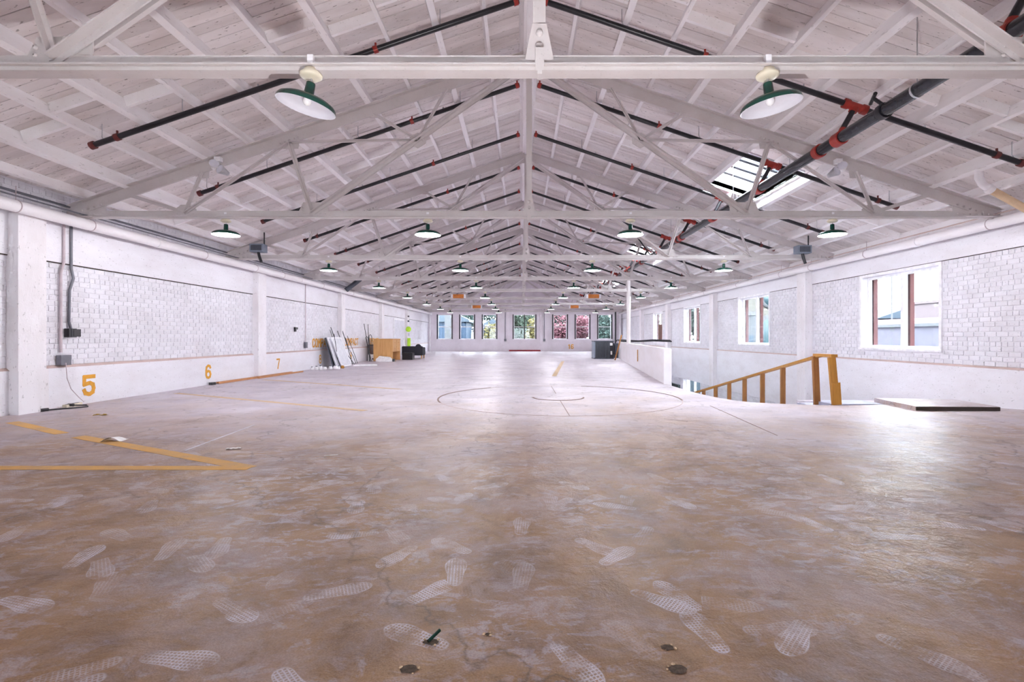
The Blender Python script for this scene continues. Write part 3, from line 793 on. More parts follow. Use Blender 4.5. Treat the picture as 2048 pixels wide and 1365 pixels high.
# ------------------------------------------------------------------ sprinkler pipes
PY = [6.6] + [y for t in TR[1:8] for y in (t + .8, t + 2.95)]
PZ0 = 5.60
def branch(s, Y, dend, label):
    t = thing('sprinkler_pipe', label, 'pipe', (RX, Y, 0), 0, 'black sprinkler branch pipes')
    p = lambda d, o=0: Vector((s * d, 0, PZ0 - SL * d + o))
    MB().tube([p(.16), p(dend)], .036, 10).build('pipe', M['black'], t)
    for d in (.20, 2.05 if s < 0 else 2.3, dend - .32): MB().tube([p(d - .028), p(d + .028)], .047, 10).tube([p(d, .04), p(d, .085)], .014, 6).build('coupling', M['red'] if d < 2.5 else M['darkred'], t)
    MB().tube([p(dend - .03), p(dend + .03)], .050, 10).build('end_cap', M['darkred'], t)
    for d in (1.2, 3.0, 4.6, dend - .12):
        q = p(d); zt = deck_z(d, -.14)
        if zt > q.z: MB().tube([q + Vector((.045, 0, 0)), Vector((q.x + .0, 0, q.z + .07)), Vector((q.x, 0, zt + .1))], .006, 5).build('hanger', M['zinc'], t)
    for d in (1.5, 3.6, 5.2):
        q = p(d); MB().tube([q, q + Vector((0, 0, .065))], .012, 6).build('sprinkler_head', M['zinc'], t)
    return t
for i, Y in enumerate(PY):
    branch(-1, Y, 5.78, 'black sprinkler branch pipe under the left roof slope, %s from the viewpoint' % ORD[i])
    branch(1, Y, 6.47, 'black sprinkler branch pipe under the right roof slope, %s from the viewpoint' % ORD[i])
MX, MZ = 4.2, 3.72
mp = thing('sprinkler_main', 'thick glossy black sprinkler main running the length of the right side', 'pipe', (MX, 2.0, MZ))
MB().tube([(0, 0, 0), (0, 32, 0)], .075, 18).build('pipe', M['mainpipe'], mp)
for Y in [4.33] + PY[:]:
    bx, bz = RX + 4.28 - MX, PZ0 - SL * 4.28 - MZ
    rs = MB().tube([(0, Y - 2, .05), (bx, Y - 2, bz)], .036, 10).build('riser', M['black'], mp)
    MB().tube([(0, Y - 2 - .07, 0), (0, Y - 2 + .07, 0)], .092, 16).build('mechanical_tee', M['red'], mp)
    v = Vector((bx, 0, bz)); q0, q1 = Vector((0, Y - 2, 0)), Vector((0, Y - 2, 0)) + v
    MB().tube([q0 + v * .16, q0 + v * .30], .056, 10).build('riser_collar', M['red'], mp)
    MB().tube([q1 - v * .16, q1 - v * .04], .054, 10).build('riser_collar', M['red'], mp)
    dv = Vector((1, 0, -SL)).normalized()
    MB().tube([q1 - dv * .15, q1 + dv * .15], .050, 10).tube([q1 - dv * .16, q1 - dv * .09], .062, 10).tube([q1 + dv * .09, q1 + dv * .16], .062, 10).build('branch_tee', M['red'], mp)
for Y in (7.05, 13.4, 19.9, 26.2): MB().tube([(0, Y - 2.05, 0), (0, Y - 1.95, 0)], .094, 16).build('coupling', M['red'], mp)
for Y in (5.3, 9.9, 14.0, 18.3, 22.6):
    MB().tube([(0, Y - 2.012, 0), (0, Y - 1.988, 0)], .082, 16).tube([(0, Y - 2, .08), (0, Y - 2, 1.0)], .006, 6).build('ring_hanger', M['zinc'], mp)
MB().tube([(0, 3.75, 0), (0, 3.83, 0)], .09, 14).tube([(-.02, 3.79, .08), (-.12, 3.79, .15)], .02, 8).tube([(-.16, 3.70, .16), (-.04, 3.95, .16)], .022, 8).build('brace_clamp', M['black'], mp)
for Y, bx in ((16.2, -.5), (22.4, .9)): MB().tube([(0, Y - 2, .03), (bx, Y - 2, .72)], .022, 8).build('sway_brace', M['black'], mp)

# ------------------------------------------------------------------ white pipes along the walls
def wall_pipe(x, z, label, s):
    t = thing('wall_pipe', label, 'pipe', (x, 2.0, z))
    MB().tube([(0, 0, 0), (0, YF - 2.4, 0)], .085, 18).build('pipe', M['whitepipe'], t)
    MB().tube([(0, YF - 2.45, 0), (s * .1, YF - 2.38, 0), (s * .1, YF - 2.38, -z + .02)], .07, 12).build('downpipe', M['whitepipe'], t)
    for Y in (6.9, 8.1, 11.0, 13.1, 14.6, 17.5, 20.6, 24.0, 28.0, 32.0):
        m_ = MB().tube([(0, Y - 2.006, 0), (0, Y - 1.994, 0)], .092, 16)
        top = 3.40 + .0 - SL * 0 - z
        m_.tube([(0, Y - 2, .085), (0, Y - 2, .28)], .006, 6); m_.build('ring_hanger', M['pinkconduit'], t)
    for Y in (9.6, 15.8, 22.0, 29.0): MB().tube([(0, Y - 2.05, 0), (0, Y - 1.95, 0)], .094, 16).build('collar', M['whitepipe'], t)
    MB().tube([(s * -.05, 0, .13), (s * -.05, YF - 2.4, .13)], .012, 6).build('conduit', M['greyconduit'] if s < 0 else M['ledge'], t)
    return t
wall_pipe(-6.97, 2.91, 'large white painted pipe along the left wall', -1)
wall_pipe(7.60, 2.93, 'large white painted pipe along the right wall', 1)
et = thing('drain_elbow', 'stained drain pipe with white elbow at the right eave', 'pipe', P(1958, 345, 7.2))
e0 = P(1958, 345, 7.2)
pts = [P(1957, 338, 7.2), P(1958, 356, 7.2), P(1964, 368, 7.2), P(1975, 376, 7.22)]
MB().tube([p - e0 for p in pts], .052, 14).tube([pts[0] - e0 + Vector((0, 0, -.02)), pts[0] - e0 + Vector((0, 0, .04))], .060, 14).build('elbow', M['whitepipe'], et)
MB().tube([P(1974, 375, 7.22) - e0, P(1983, 381, 7.23) - e0], .064, 14).build('collar', M['whitepipe'], et)
MB().tube([P(1975, 376, 7.22) - e0, P(2062, 424, 7.35) - e0], .052, 14).build('pipe', M['tanpipe'], et)
# dark conduit lines high on both walls
for s, x in ((-1, XL + .05), (1, XR - .05)):
    tag(MB().tube([(x, 2, 3.18 if s < 0 else 3.06), (x, 38, 3.18 if s < 0 else 3.06)], .018, 6).build('eave_conduit', M['greyconduit']), 'thin dark conduit under the %s eave' % ('left' if s < 0 else 'right'), 'conduit')

# ------------------------------------------------------------------ emergency lights, boxes on trusses
def twin_light(loc, s, label):
    t = thing('emergency_light', label, 'light', loc, 0, 'twin head emergency lights')
    MB().box(-.05, .05, -.04, .04, .05, .12).build('bracket', M['frame'], t)
    for k, (dx, dz, ay) in enumerate(((-.06, -.01, 35), (.08, -.10, -20))):
        m = Matrix.Rotation(R(75), 3, 'X') @ Matrix.Rotation(R(ay * s), 3, 'Y')
        MB().lathe([(.001, -.10), (.035, -.095), (.045, -.05), (.06, 0), (.075, .05), (.07, .06)], (s * dx, -.02, dz), 16, m).build('lamp_head', M['zinc'] if k else M['whiteplastic'], t)
        MB().lathe([(.07, .055), (.001, .05)], (s * dx, -.02, dz), 16, m).build('lens', M['enamel'], t)
    return t
twin_light(P(437, 330, 7.93), 1, 'grey twin head emergency light on the second truss, left side')
twin_light(P(1676, 334, 7.93), -1, 'grey twin head emergency light on the second truss, right side')
def junction(px, py, Y, label, sz=.16):
    p = P(px, py, Y); t = thing('junction_box', label, 'box', p)
    MB().box(-sz, sz, -sz * .7, sz * .7, -.06, .13).build('housing', M['slatelight'], t)
    MB().box(-sz * .8, sz * .8, -sz * .72, -sz * .7, -.03, .10).build('cover', M['slate'], t)
    MB().tube([(0, 0, -.06), (.02, 0, -.16), (.07, 0, -.30)], .035, 8).build('nipple', M['black'], t)
    MB().tube([(.14, 0, .13), (.14, 0, .42)], .016, 6).build('feed_conduit', M['black'], t)
    return t
junction(517, 500, 12.1, 'dark grey electrical box at the left end of the third truss')
junction(1605, 503, 12.1, 'dark grey electrical box at the right end of the third truss')
bt = P(693, 580, 19.6); tag(MB().tube([(0, 0, 0), (.45, .3, .45)], .09, 12).tube([(-.01, -.006, -.01), (.03, .02, .03)], .10, 12).build('vent_tube', M['slate'], None, bt), 'dark slanted vent tube above the left wall pipe', 'pipe')
for px, py, Y, lab in ((917, 593, 24.9, 'orange box on the sixth truss, left of centre'), (1187, 593, 24.9, 'orange box on the sixth truss, right of centre'), (953.5, 614, 33.1, 'orange box on the eighth truss, left of centre'), (1149, 614, 33.1, 'orange box on the eighth truss, right of centre')):
    t = thing('truss_box', lab, 'box', P(px, py, Y), 0, 'orange boxes on the trusses')
    MB().box(-.27, .27, -.08, .08, -.09, .09).build('body', M['orange'], t)
    for s in (-1, 1): MB().box(min(s * .27, s * .36), max(s * .27, s * .36), -.09, .09, -.10, .10).build('end_cap', M['frame'], t)

# ------------------------------------------------------------------ stencilled numbers and words
GL = {
 '5': [[(.60, .93), (.09, .93), (.09, .55)], [(.09, .55), (.30, .60)], [(.40, .60), (.53, .52), (.57, .34), (.53, .14), (.39, .06)], [(.29, .06), (.14, .12), (.08, .27)]],
 '6': [[(.55, .80), (.50, .90), (.38, .95)], [(.28, .95), (.13, .85), (.09, .60), (.09, .25), (.16, .10), (.28, .05)], [(.38, .05), (.51, .11), (.56, .30), (.50, .48), (.38, .54)], [(.28, .54), (.12, .46)]],
 '7': [[(.05, .94), (.58, .94), (.42, .55)], [(.38, .46), (.25, .03)]],
 '8': [[(.28, .95), (.14, .88), (.11, .74), (.16, .58), (.28, .52)], [(.38, .95), (.52, .88), (.55, .74), (.50, .58), (.38, .52)], [(.28, .52), (.11, .42), (.09, .22), (.16, .09), (.28, .05)], [(.38, .52), (.54, .42), (.57, .22), (.50, .09), (.38, .05)]],
 '1': [[(.15, .80), (.33, .95), (.33, .04)]],
 'C': [[(.57, .74), (.50, .88), (.36, .95)], [(.28, .95), (.14, .87), (.09, .62), (.09, .35), (.14, .13), (.28, .05)], [(.36, .05), (.50, .12), (.57, .26)]],
 'O': [[(.28, .95), (.13, .85), (.09, .60), (.09, .38), (.13, .15), (.28, .05)], [(.38, .95), (.53, .85), (.57, .60), (.57, .38), (.53, .15), (.38, .05)]],
 'M': [[(.08, .04), (.08, .95), (.33, .45), (.58, .95), (.58, .04)]],
 'P': [[(.10, .04), (.10, .95), (.40, .95), (.55, .86), (.57, .70), (.50, .55), (.38, .48), (.12, .48)]],
 'A': [[(.06, .04), (.33, .96), (.60, .04)], [(.17, .34), (.49, .34)]],
 'T': [[(.05, .94), (.61, .94)], [(.33, .92), (.33, .04)]],
}
GL['9'] = [[(.66 - x, 1 - y) for (x, y) in pl] for pl in GL['6']]
def glyphs(mb, txt, origin, ux, uz, nrm, h, w=None, stroke=.15):
    w = w or h * .72; o = Vector(origin); ux, uz, nrm = Vector(ux), Vector(uz), Vector(nrm)
    for i, ch in enumerate(txt):
        for pl in GL[ch]:
            pts = [o + ux * (i * w + p[0] * w / .66 * .92) + uz * p[1] * h for p in pl]
            for a, b in zip(pts, pts[1:]):
                th = .003 + .0006 * (len(mb.f) // 6 % 5)
                d = (b - a).normalized() * stroke * h * .36
                mb.bar(a - d + nrm * th / 2, b + d + nrm * th / 2, stroke * h, th, nrm)
def left_text(txt, Y, z, h, w=None, stroke=.15, x=XL + .05):
    mb = MB(); glyphs(mb, txt, (x, Y, z), (0, 1, 0), (0, 0, 1), (1, 0, 0), h, w, stroke)
    return mb.build('stencilled_text', M['stencil'], wall_left)
left_text('5', 8.22, .135, .33, .27, .20); left_text('6', 11.42, .155, .30, .24, .19); left_text('7', 14.75, .165, .30, .22); left_text('8', 17.85, .165, .30, .22); left_text('9', 21.1, .165, .30, .22)
left_text('COMPACT', 17.35, .75, .30, .245, .16, XL + .019); left_text('COMPACT', 20.55, .75, .30, .245, .16, XL + .019); left_text('COMPACT', 23.7, .75, .30, .24, .16, XL + .019)
mb = MB(); glyphs(mb, '16', ((1136 - VX) * kx, YF, CAMH - 23 * kx), (1, 0, 0), (0, 0, 1), (0, -1, 0), .34, .23, .2); mb.build('stencilled_text', M['stencil'], wall_far)

# ------------------------------------------------------------------ conduits and electrics on the left wall
yc = XL
cx = XL + .045
t = thing('wall_conduit', 'pale painted conduit with grey outlet box by the number five', 'conduit', (cx, 7.86, 0))
MB().tube([(0, .03, 2.88), (0, .03, 2.28), (0, -.02, 2.12), (0, -.02, .86)], .020, 8).build('tube', M['pinkconduit'], t)
MB().box(-.02, .06, -.08, .10, .66, .82).build('outlet_box', M['greyconduit'], t)
MB().tube([(.06, .0, .70), (.08, .0, .45), (.09, .06, .28), (.10, .20, .12), (.12, .26, .05)], .006, 6).build('cord', M['pinkconduit'], t)
t = thing('wall_conduit', 'dark grey conduit ending in a black box on the left wall', 'conduit', (cx, 8.02, 0))
MB().tube([(0, 0, 2.88), (0, 0, 2.2), (.01, .03, 2.05), (0, -.03, 1.85), (0, -.04, 1.35), (0, 0, 1.22)], .020, 8).build('tube', M['greyconduit'], t)
MB().box(-.02, .055, -.10, .04, 1.10, 1.24).box(.055, .06, -.06, .11, 1.11, 1.23).build('switch_box', M['black'], t)
MB().box(.06, .064, -.02, .10, 1.12, 1.22).build('cover', M['darkframe'], t)
t = thing('wall_conduit', 'thin conduit with a small outlet before the word compact, left wall', 'conduit', (cx, 16.75, 0))
MB().tube([(0, 0, 2.88), (0, 0, .95)], .014, 8).build('tube', M['pinkconduit'], t); MB().box(-.02, .04, -.07, .07, .74, .94).build('outlet_box', M['greyconduit'], t)
tag(MB().box(XL + .02, XL + .06, 15.95, 16.15, 1.35, 1.42).box(XL + .02, XL + .07, 15.95, 16.02, 1.28, 1.42).build('wall_bracket', M['black']), 'small black bracket on the left wall between seven and eight', 'bracket')
t = thing('power_strip', 'pale power strip on the floor by the left wall', 'power strip', (XL + .13, 7.95, 0), R(8))
MB().box(-.03, .03, -.17, .17, .002, .045).build('body', M['cream'], t)
for k in range(4): MB().box(-.018, .018, -.13 + k * .07, -.09 + k * .07, .045, .049).build('socket', M['greyconduit'], t)
t = thing('extension_cord', 'black extension cord with plug beside the power strip', 'cord', (XL + .25, 7.8, 0))
MB().tube([(-.06, .08, .03), (.10, .16, .02), (.20, .06, .012), (.12, -.12, .012), (.0, -.25, .012), (-.05, -.36, .015)], .010, 8).build('cable', M['black'], t)
MB().tube([(-.05, -.34, .02), (-.06, -.44, .022)], .026, 8).build('socket_end', M['black'], t); MB().tube([(-.03, .07, .032), (-.11, .06, .036)], .022, 8).build('plug', M['black'], t)

# ------------------------------------------------------------------ lumber by the left wall
def plank(p0, p1, w, h, label, name='wood_plank', mat='plank'):
    p0, p1 = Vector(p0), Vector(p1); c = (p0 + p1) / 2; L = (p1 - p0).length; d = (p1 - p0)
    o = MB(); c_ = .004
    o.prism([(-w / 2 + c_, 0), (w / 2 - c_, 0), (w / 2, c_), (w / 2, h - c_), (w / 2 - c_, h), (-w / 2 + c_, h), (-w / 2, h - c_), (-w / 2, c_)], 'y', -L / 2, L / 2)
    ob = o.build(name, M[mat], None, c, (0, 0, math.atan2(-d.x, d.y))); return tag(ob, label, 'plank', 'planks along the left wall')
plank((-7.13, 11.75, 0), (-7.02, 15.3, 0), .07, .05, 'long reddish wood plank lying along the left wall base')
plank((-6.98, 13.3, 0), (-6.90, 15.8, 0), .05, .04, 'shorter wood plank beside the long one, left wall base')
t = thing('power_adapter', 'small black adapter at the near end of the planks', 'adapter', (-7.13, 11.55, 0)); MB().box(-.04, .04, -.07, .07, 0, .06).build('body', M['black'], t); MB().tube([(0, .07, .02), (.05, .16, .012), (.02, .22, .012)], .008, 6).build('cable', M['black'], t)

# ------------------------------------------------------------------ leaning panels, rods and clutter by the left wall
for k, (off, y0, L, h, mat) in enumerate(((0, 17.95, .95, 1.12, 'slate'), (.10, 18.0, 1.0, 1.15, 'greyboard'), (.20, 18.25, 1.0, 1.17, 'greyboard'))):
    base = Vector((-6.74 + off, y0, 0)); lean = math.asin((.30 + off * .6) / h)
    t = thing('display_board', ['dark panel leaning nearest the left wall by number eight', 'grey flat panel leaning in the middle of three', 'outermost pale grey panel leaning by number eight'][k], 'panel', base, 0, 'panels leaning on the left wall')
    t.rotation_euler = (0, -lean, 0)
    MB().box(-.02, .02, 0, L, .005, h).build('sheet', M[mat], t)
    m_ = MB().box(.02, .03, 0, .05, .005, h).box(.02, .03, L - .05, L, .005, h).box(.02, .03, .05, L - .05, h - .05, h).box(.02, .03, .05, L - .05, .005, .055); m_.build('rim', M['frame'] if k else M['black'], t)
rods = [((705, 730), (650, 652), 0), ((700, 731), (657, 662), 0), ((712, 729), (666, 668), 1), ((715, 728), (672, 672), 1), ((690, 733), (655, 655), 0), ((684, 734), (660, 660), 2), ((676, 735), (668, 668), 2), ((709, 730), (662, 690), 1)]
for k, (a, b, kind) in enumerate(rods):
    p0 = G(*a); p0.z = .012; top = P(b[0], b[1], p0.y - .15); top.x = max(top.x, XL + .10)
    dy = p0.y; mid = p0.lerp(top, .5) + Vector((random.uniform(-.05, .07), 0, random.uniform(-.06, .03)))
    o = MB().tube([(0, 0, 0), tuple((p0.lerp(top, .25) - p0) + Vector((.02, 0, -.02))), tuple(mid - p0), tuple(top - p0)], .011 if kind else .014, 6).build('metal_rod', M['black'], None, p0)
    tag(o, 'thin black metal rod leaning by the grey panels, foot %s from the right' % ORD[[x[0][0] for x in sorted(rods, key=lambda q: -q[0][0])].index(a[0])], 'rod', 'rods leaning on the panels')
for k, (xb, xt, yt) in enumerate(((741, 728, 648), (739, 736, 649), (743, 731, 676), (740, 738, 672))):
    p0 = P(xb, 712, 22.6); p0.z = .012; top = P(xt, yt, 22.75); p0.x = max(p0.x, XL + .35); top.x = max(top.x, XL + .08)
    pts = [(0, 0, 0), tuple((top - p0) * .55), tuple(top - p0)]
    if k > 1: pts += [tuple(top - p0 + Vector((.06, 0, .06))), tuple(top - p0 + Vector((.12, 0, -.02))), tuple(top - p0 + Vector((.14, 0, -.25)))]
    tag(MB().tube(pts, .014, 6).build('metal_rod', M['black'], None, p0), ['straight tall dark rod behind the wooden desk, left one', 'straight tall dark rod behind the wooden desk, right one', 'hooked dark rod behind the wooden desk, left one', 'hooked dark rod behind the wooden desk, right one'][k], 'rod', 'rods behind the desk')
t = thing('leaning_board', 'brown board leaning on the left wall behind the white boxes', 'board', (XL + .32, 23.4, 0)); t.rotation_euler = (0, -.30, 0)
MB().box(-.012, .012, 0, 1.6, .005, .78).build('sheet', M['brownpanel'], t); MB().box(.012, .02, 0, 1.6, .73, .78).build('edge_trim', M['bark'], t)
tag(MB().prism([(-.03, 0), (.03, 0), (.03, .9), (-.03, .9)], 'z', 0, .05).box(-.02, .02, .05, .85, .05, .06).build('white_board', M['whiteplastic'], None, G(706, 733), (0, 0, R(-62))), 'white strip lying on the floor before the leaning panels', 'board')
gx = [624, 633, 641, 650, 661, 671, 677]
for k, x in enumerate(gx):
    p = G(x, 741 - k * .35)
    t = thing('globe_shade', 'white glass globe on the floor by number eight, %s from the left' % ORD[k], 'globe', p, 0, 'globes on the floor')
    r = .062 + .008 * (k % 3)
    MB().lathe([(.001, 0), (r * .8, .004), (r, r * .5), (r * .98, r * .9), (r * .72, r * 1.4), (r * .45, r * 1.65)], n=16).build('shade', M['whiteplastic'], t)
    MB().lathe([(r * .45, r * 1.62), (r * .48, r * 1.95), (.001, r * 1.95)], n=12).build('fitter', M['slate'], t)
tag(MB().lathe([(.001, 0), (.05, .004), (.065, .05), (.05, .10), (.001, .11)], n=14).build('orange_ball', M['woodamber'], None, G(685, 737.5)), 'small orange ball at the right end of the globes', 'ball')
# white boxes
t = thing('white_carton', 'white carton with dark marking beside the desk', 'box', (-7.05, 23.05, 0)); MB().box(0, .58, 0, .4, .002, .30).build('body', M['whiteplastic'], t); MB().box(.19, .33, -.006, 0, .06, .14).build('marking', M['black'], t); MB().box(.0, .58, .19, .21, .30, .304).build('tape', M['paper'], t)
t = thing('foam_block', 'white moulded foam piece lying before the carton', 'foam', (-6.55, 22.55, 0), R(-8))
MB().prism([(0, 0), (.5, 0), (.5, .08), (.36, .16), (.12, .20), (0, .12)], 'y', 0, .3).build('body', M['whiteplastic'], t); MB().prism([(.06, .16), (.14, .20), (.34, .165), (.4, .14), (.36, .22), (.14, .25)], 'y', .04, .26).build('insert', M['paper'], t)
t = thing('foam_block', 'second foam piece, nearest the desk, with a black end', 'foam', (-6.15, 22.5, 0), R(6))
MB().prism([(0, 0), (.34, 0), (.34, .08), (.22, .2), (.06, .22), (0, .14)], 'y', 0, .28).build('body', M['whiteplastic'], t); MB().box(.345, .44, .02, .24, 0, .12).build('end_block', M['black'], t)
# desk
t = thing('wooden_desk', 'oak veneer desk standing side-on by the left wall', 'desk', (-6.76, 22.9, 0))
dw, dl, dh = .88, 1.45, 1.03
MB().box(0, dw, 0, .04, .002, dh - .03).build('side_panel', M['veneer'], t); MB().box(0, dw, dl - .04, dl, .002, dh - .03).build('side_panel', M['veneer'], t)
MB().box(0, .03, .04, dl - .04, .2, dh - .03).build('back_panel', M['veneer'], t); MB().box(-.01, dw + .02, -.01, dl + .01, dh - .03, dh).build('top', M['veneer'], t)
MB().box(.03, dw - .02, .04, dl - .04, .42, dh - .03).build('drawer_body', M['veneer'], t)
for j in range(2):
    for k in range(2):
        d = MB().box(dw - .02, dw + .005, .06 + j * .69, .70 + j * .69, .45 + k * .275, .70 + k * .275).build('drawer', M['veneer'], t)
        MB().box(dw + .005, dw + .02, .30 + j * .69, .46 + j * .69, .56 + k * .275, .58 + k * .275).build('handle', M['woodamber'], d)
t = thing('small_block', 'small wooden offcut at the foot of the desk', 'offcut', (-5.83, 22.9, 0)); MB().prism([(0, 0), (.09, .01), (.08, .06), (.01, .055)], 'z', 0, .03).build('block', M['woodamber'], t)
tag(MB().box(0, .5, 0, .5, .002, .32).box(.03, .47, .03, .47, .32, .34).build('dark_crate', M['black'], None, (-5.78, 24.3, 0)), 'dark crate on the floor between desk and armchair', 'crate')
# armchair seen from behind
t = thing('armchair', 'low charcoal armchair with yellow wooden legs seen from behind', 'armchair', (-6.08, 25.5, 0))
def cushion(mb, x0, x1, y0, y1, z0, z1, c=.035):
    p = [(x0 + c, z0), (x1 - c, z0), (x1, z0 + c), (x1, z1 - c), (x1 - c, z1), (x0 + c, z1), (x0, z1 - c), (x0, z0 + c)]
    return mb.prism(p, 'y', y0, y1)
cushion(MB(), 0, 1.05, 0, .16, .17, .64).build('backrest', M['navy'], t)
cushion(MB(), 0, .14, .16, .8, .17, .58).build('armrest', M['navy'], t); cushion(MB(), .91, 1.05, .16, .8, .17, .58).build('armrest', M['navy'], t)
cushion(MB(), .14, .91, .16, .8, .17, .42).build('seat', M['navy'], t)
for (x, y) in ((.06, .06), (.99, .06), (.06, .74), (.99, .74)): MB().tube([(x, y, .17), (x, y, 0)], [.03, .018], 10).build('leg', M['woodamber'], t)
tag(MB().lathe([(.001, -.05), (.12, -.045), (.155, 0), (.12, .045), (.001, .05)], n=20, m=Matrix.Rotation(R(80), 3, 'X')).build('round_cushion', M['navy'], None, (-5.32, 25.9, .60)), 'round dark cushion standing on the armchair', 'cushion')
# door, lime sign on the left wall
t = thing('door_1', 'pale grey door in the left wall behind the desk', 'door', (XL, 28.4, 0)); t['kind'] = 'structure'
MB().box(.03, .07, 0, 2.3, 0, 2.1).build('door_leaf', M['doorgrey'], t); MB().box(.0, .09, -.08, 0, 0, 2.18).box(.0, .09, 2.3, 2.38, 0, 2.18).box(0, .09, 0, 2.3, 2.1, 2.18).build('door_frame', M['frame'], t); MB().tube([(.07, 2.15, 1.0), (.12, 2.15, 1.0), (.12, 2.03, 1.0)], .012, 6).build('handle', M['zinc'], t)
t = thing('safety_sign', 'lime green safety sign with round head on the left pillar', 'sign', (XL + PD + .02, 31.1, 0))
m = Matrix.Rotation(R(90), 3, 'X')
MB().lathe([(.001, -.01), (.17, -.01), (.17, .01), (.001, .01)], (.07, 0, 1.60), 20, m).build('round_plate', M['lime'], t); MB().box(.0, .2, -.01, .01, .55, 1.05).build('panel', M['lime'], t); MB().box(.05, .13, -.01, .01, 1.15, 1.36).build('tag', M['greyboard'], t); MB().box(.08, .12, -.006, .006, .0, .55).build('post', M['lime'], t)
for z in (2.05, 2.35): MB().box(.02, .12, -.02, .01, z, z + .1).build('switch', M['slate'], t)
# floor debris
pp = G(200, 831)
t = thing('dry_leaves', 'yellow dry leaves on the floor near number five', 'leaves', pp)
for k in range(6):
    a = random.uniform(0, 6.28); x, y = random.uniform(-.09, .09), random.uniform(-.03, .03); l, w = random.uniform(.03, .06), .018
    dx, dy = math.cos(a), math.sin(a)
    MB().add([(x - dx * l, y - dy * l, .003), (x + dy * w, y - dx * w, .022), (x + dx * l, y + dy * l, .006), (x - dy * w, y + dx * w, .014)], [(0, 1, 2, 3)]).build('leaf', M['dryleaf'], t)
pp = G(230, 882); n_ = 8; vs = []; fs = []
for i in range(n_ + 1):
    for j in range(5):
        u, v = i / n_, j / 4; vs.append(((u - .5) * .20, (v - .5) * .14, .004 + .045 * math.sin(math.pi * min(1, u * 1.15)) * (1 - .4 * v)))
for i in range(n_):
    for j in range(4): a = i * 5 + j; fs.append((a, a + 5, a + 6, a + 1))
tag(MB().add(vs, fs, True).build('crumpled_paper', M['paper'], None, pp, (0, 0, R(12))), 'curled white paper on the yellow floor line', 'paper')
pp = G(467, 899); vs = []
for i in range(n_ + 1):
    for j in range(5): u, v = i / n_, j / 4; vs.append(((u - .5) * .13, (v - .5) * .05, .003 + .012 * abs(math.sin(u * 9 + v * 4))))
tag(MB().add(vs, fs, True).build('plastic_scrap', M['paper'], None, pp, (0, 0, R(20))), 'scrap of clear plastic on the floor', 'scrap')
tag(MB().tube([(0, 0, 0.006), (.05, .015, .010), (.11, .05, .006)], .004, 5).build('twig', M['paper'], None, G(648, 914)), 'thin white sliver on the floor', 'sliver')
def pit(px, py, w, label, stick=False):
    p = G(px, py); t = thing('floor_hole', label, 'hole', p)
    n = 14; ring = [(w * random.uniform(.75, 1.1) * math.cos(6.283 * k / n), w * .72 * random.uniform(.75, 1.1) * math.sin(6.283 * k / n)) for k in range(n)]
    MB().add([(0, 0, .0012)] + [(x, y, .0016) for x, y in ring], [(0, 1 + k, 1 + (k + 1) % n) for k in range(n)]).build('pit', M['pitshade'], t)  # flat disc without depth; its dark colour stands in for the hole's shade
    for k in range(5):
        a = random.uniform(0, 6.28); x, y = w * math.cos(a), w * .75 * math.sin(a); q = random.uniform(.003, .007)
        MB().lathe([(.001, 0), (q, .001), (q * .8, q * .6), (.001, q)], (x, y, 0), 6).build('crumb', M['tanpipe'], t)
    if stick: MB().tube([(-.008, -.012, .010), (.026, .036, .022)], .006, 8).build('stub_rod', M['green'], t)
pit(862, 1285, .030, 'dark floor hole with a green rod stub', True); pit(818, 1340, .032, 'dark floor hole at the bottom edge, left of centre'); pit(1335, 1296, .026, 'broken shallow hole in the floor, right of centre'); pit(1355, 1340, .034, 'round chipped hole at the bottom edge, right of centre'); pit(975, 1270, .014, 'small chipped spot in the floor near the middle')

# ------------------------------------------------------------------ stair opening: parapet, column, stairs, railing
pa, pb = Vector((3.40, 11.83, 0)), Vector((5.12, 26.2, 0)); d = (pb - pa).normalized(); nn = Vector((d.y, -d.x, 0))
mb = MB(); vs = []
for p, zt in ((pa, .83), (pb, .86)):
    for o in (-.02, .16):
        for z in (-.25, zt): q = p + nn * o; vs.append((q.x, q.y, z))
mb.add(vs, [(0, 1, 3, 2), (4, 6, 7, 5), (0, 4, 5, 1), (2, 3, 7, 6), (0, 2, 6, 4), (1, 5, 7, 3)])
par = tag(mb.build('wall_parapet', M['whitepipe']), 'low white wall guarding the stair opening', 'wall', kind='structure')
tag(MB().box(-.03, .03, 0, .012, 0, .40).build('paint_mark', M['woodamber'], None, tuple(pa.lerp(pb, .36) + Vector((-.06, 0, .28))), (0, 0, R(-83))), 'orange strip on the low white wall', 'strip')
MB().box(3.42, 3.50, 11.9, 26, -3.1, -.25).build('lower_face', M['plaster'], par)
tag(MB().box(4.55, 4.62, 14.5, 22, -3.1, -.28).build('lower_partition', M['darkgreen']), 'dark green partition below the low white wall', 'partition')
cx_, cy_ = (1257 - VX) * .0208, 20.8
t = thing('steel_column', 'slim white steel column rising from the low wall', 'column', (cx_, cy_ - .02, .84)); MB().tube([(0, 0, 0), (0, 0, ZC + .42 - .84)], .085, 16).build('shaft', M['steel'], t); MB().box(-.14, .14, -.14, .14, 0, .02).build('base_plate', M['steel'], t)
# stairs
st = thing('staircase', 'blue grey steps descending beside the wooden railing', 'stairs', (5.12, 8.27, 0))
for k in range(12):
    z = -.005 - .105 * k; y = .5 * k
    MB().box(0, .86, y, y + .5, z - .14, z).build('step', M['step'], st)
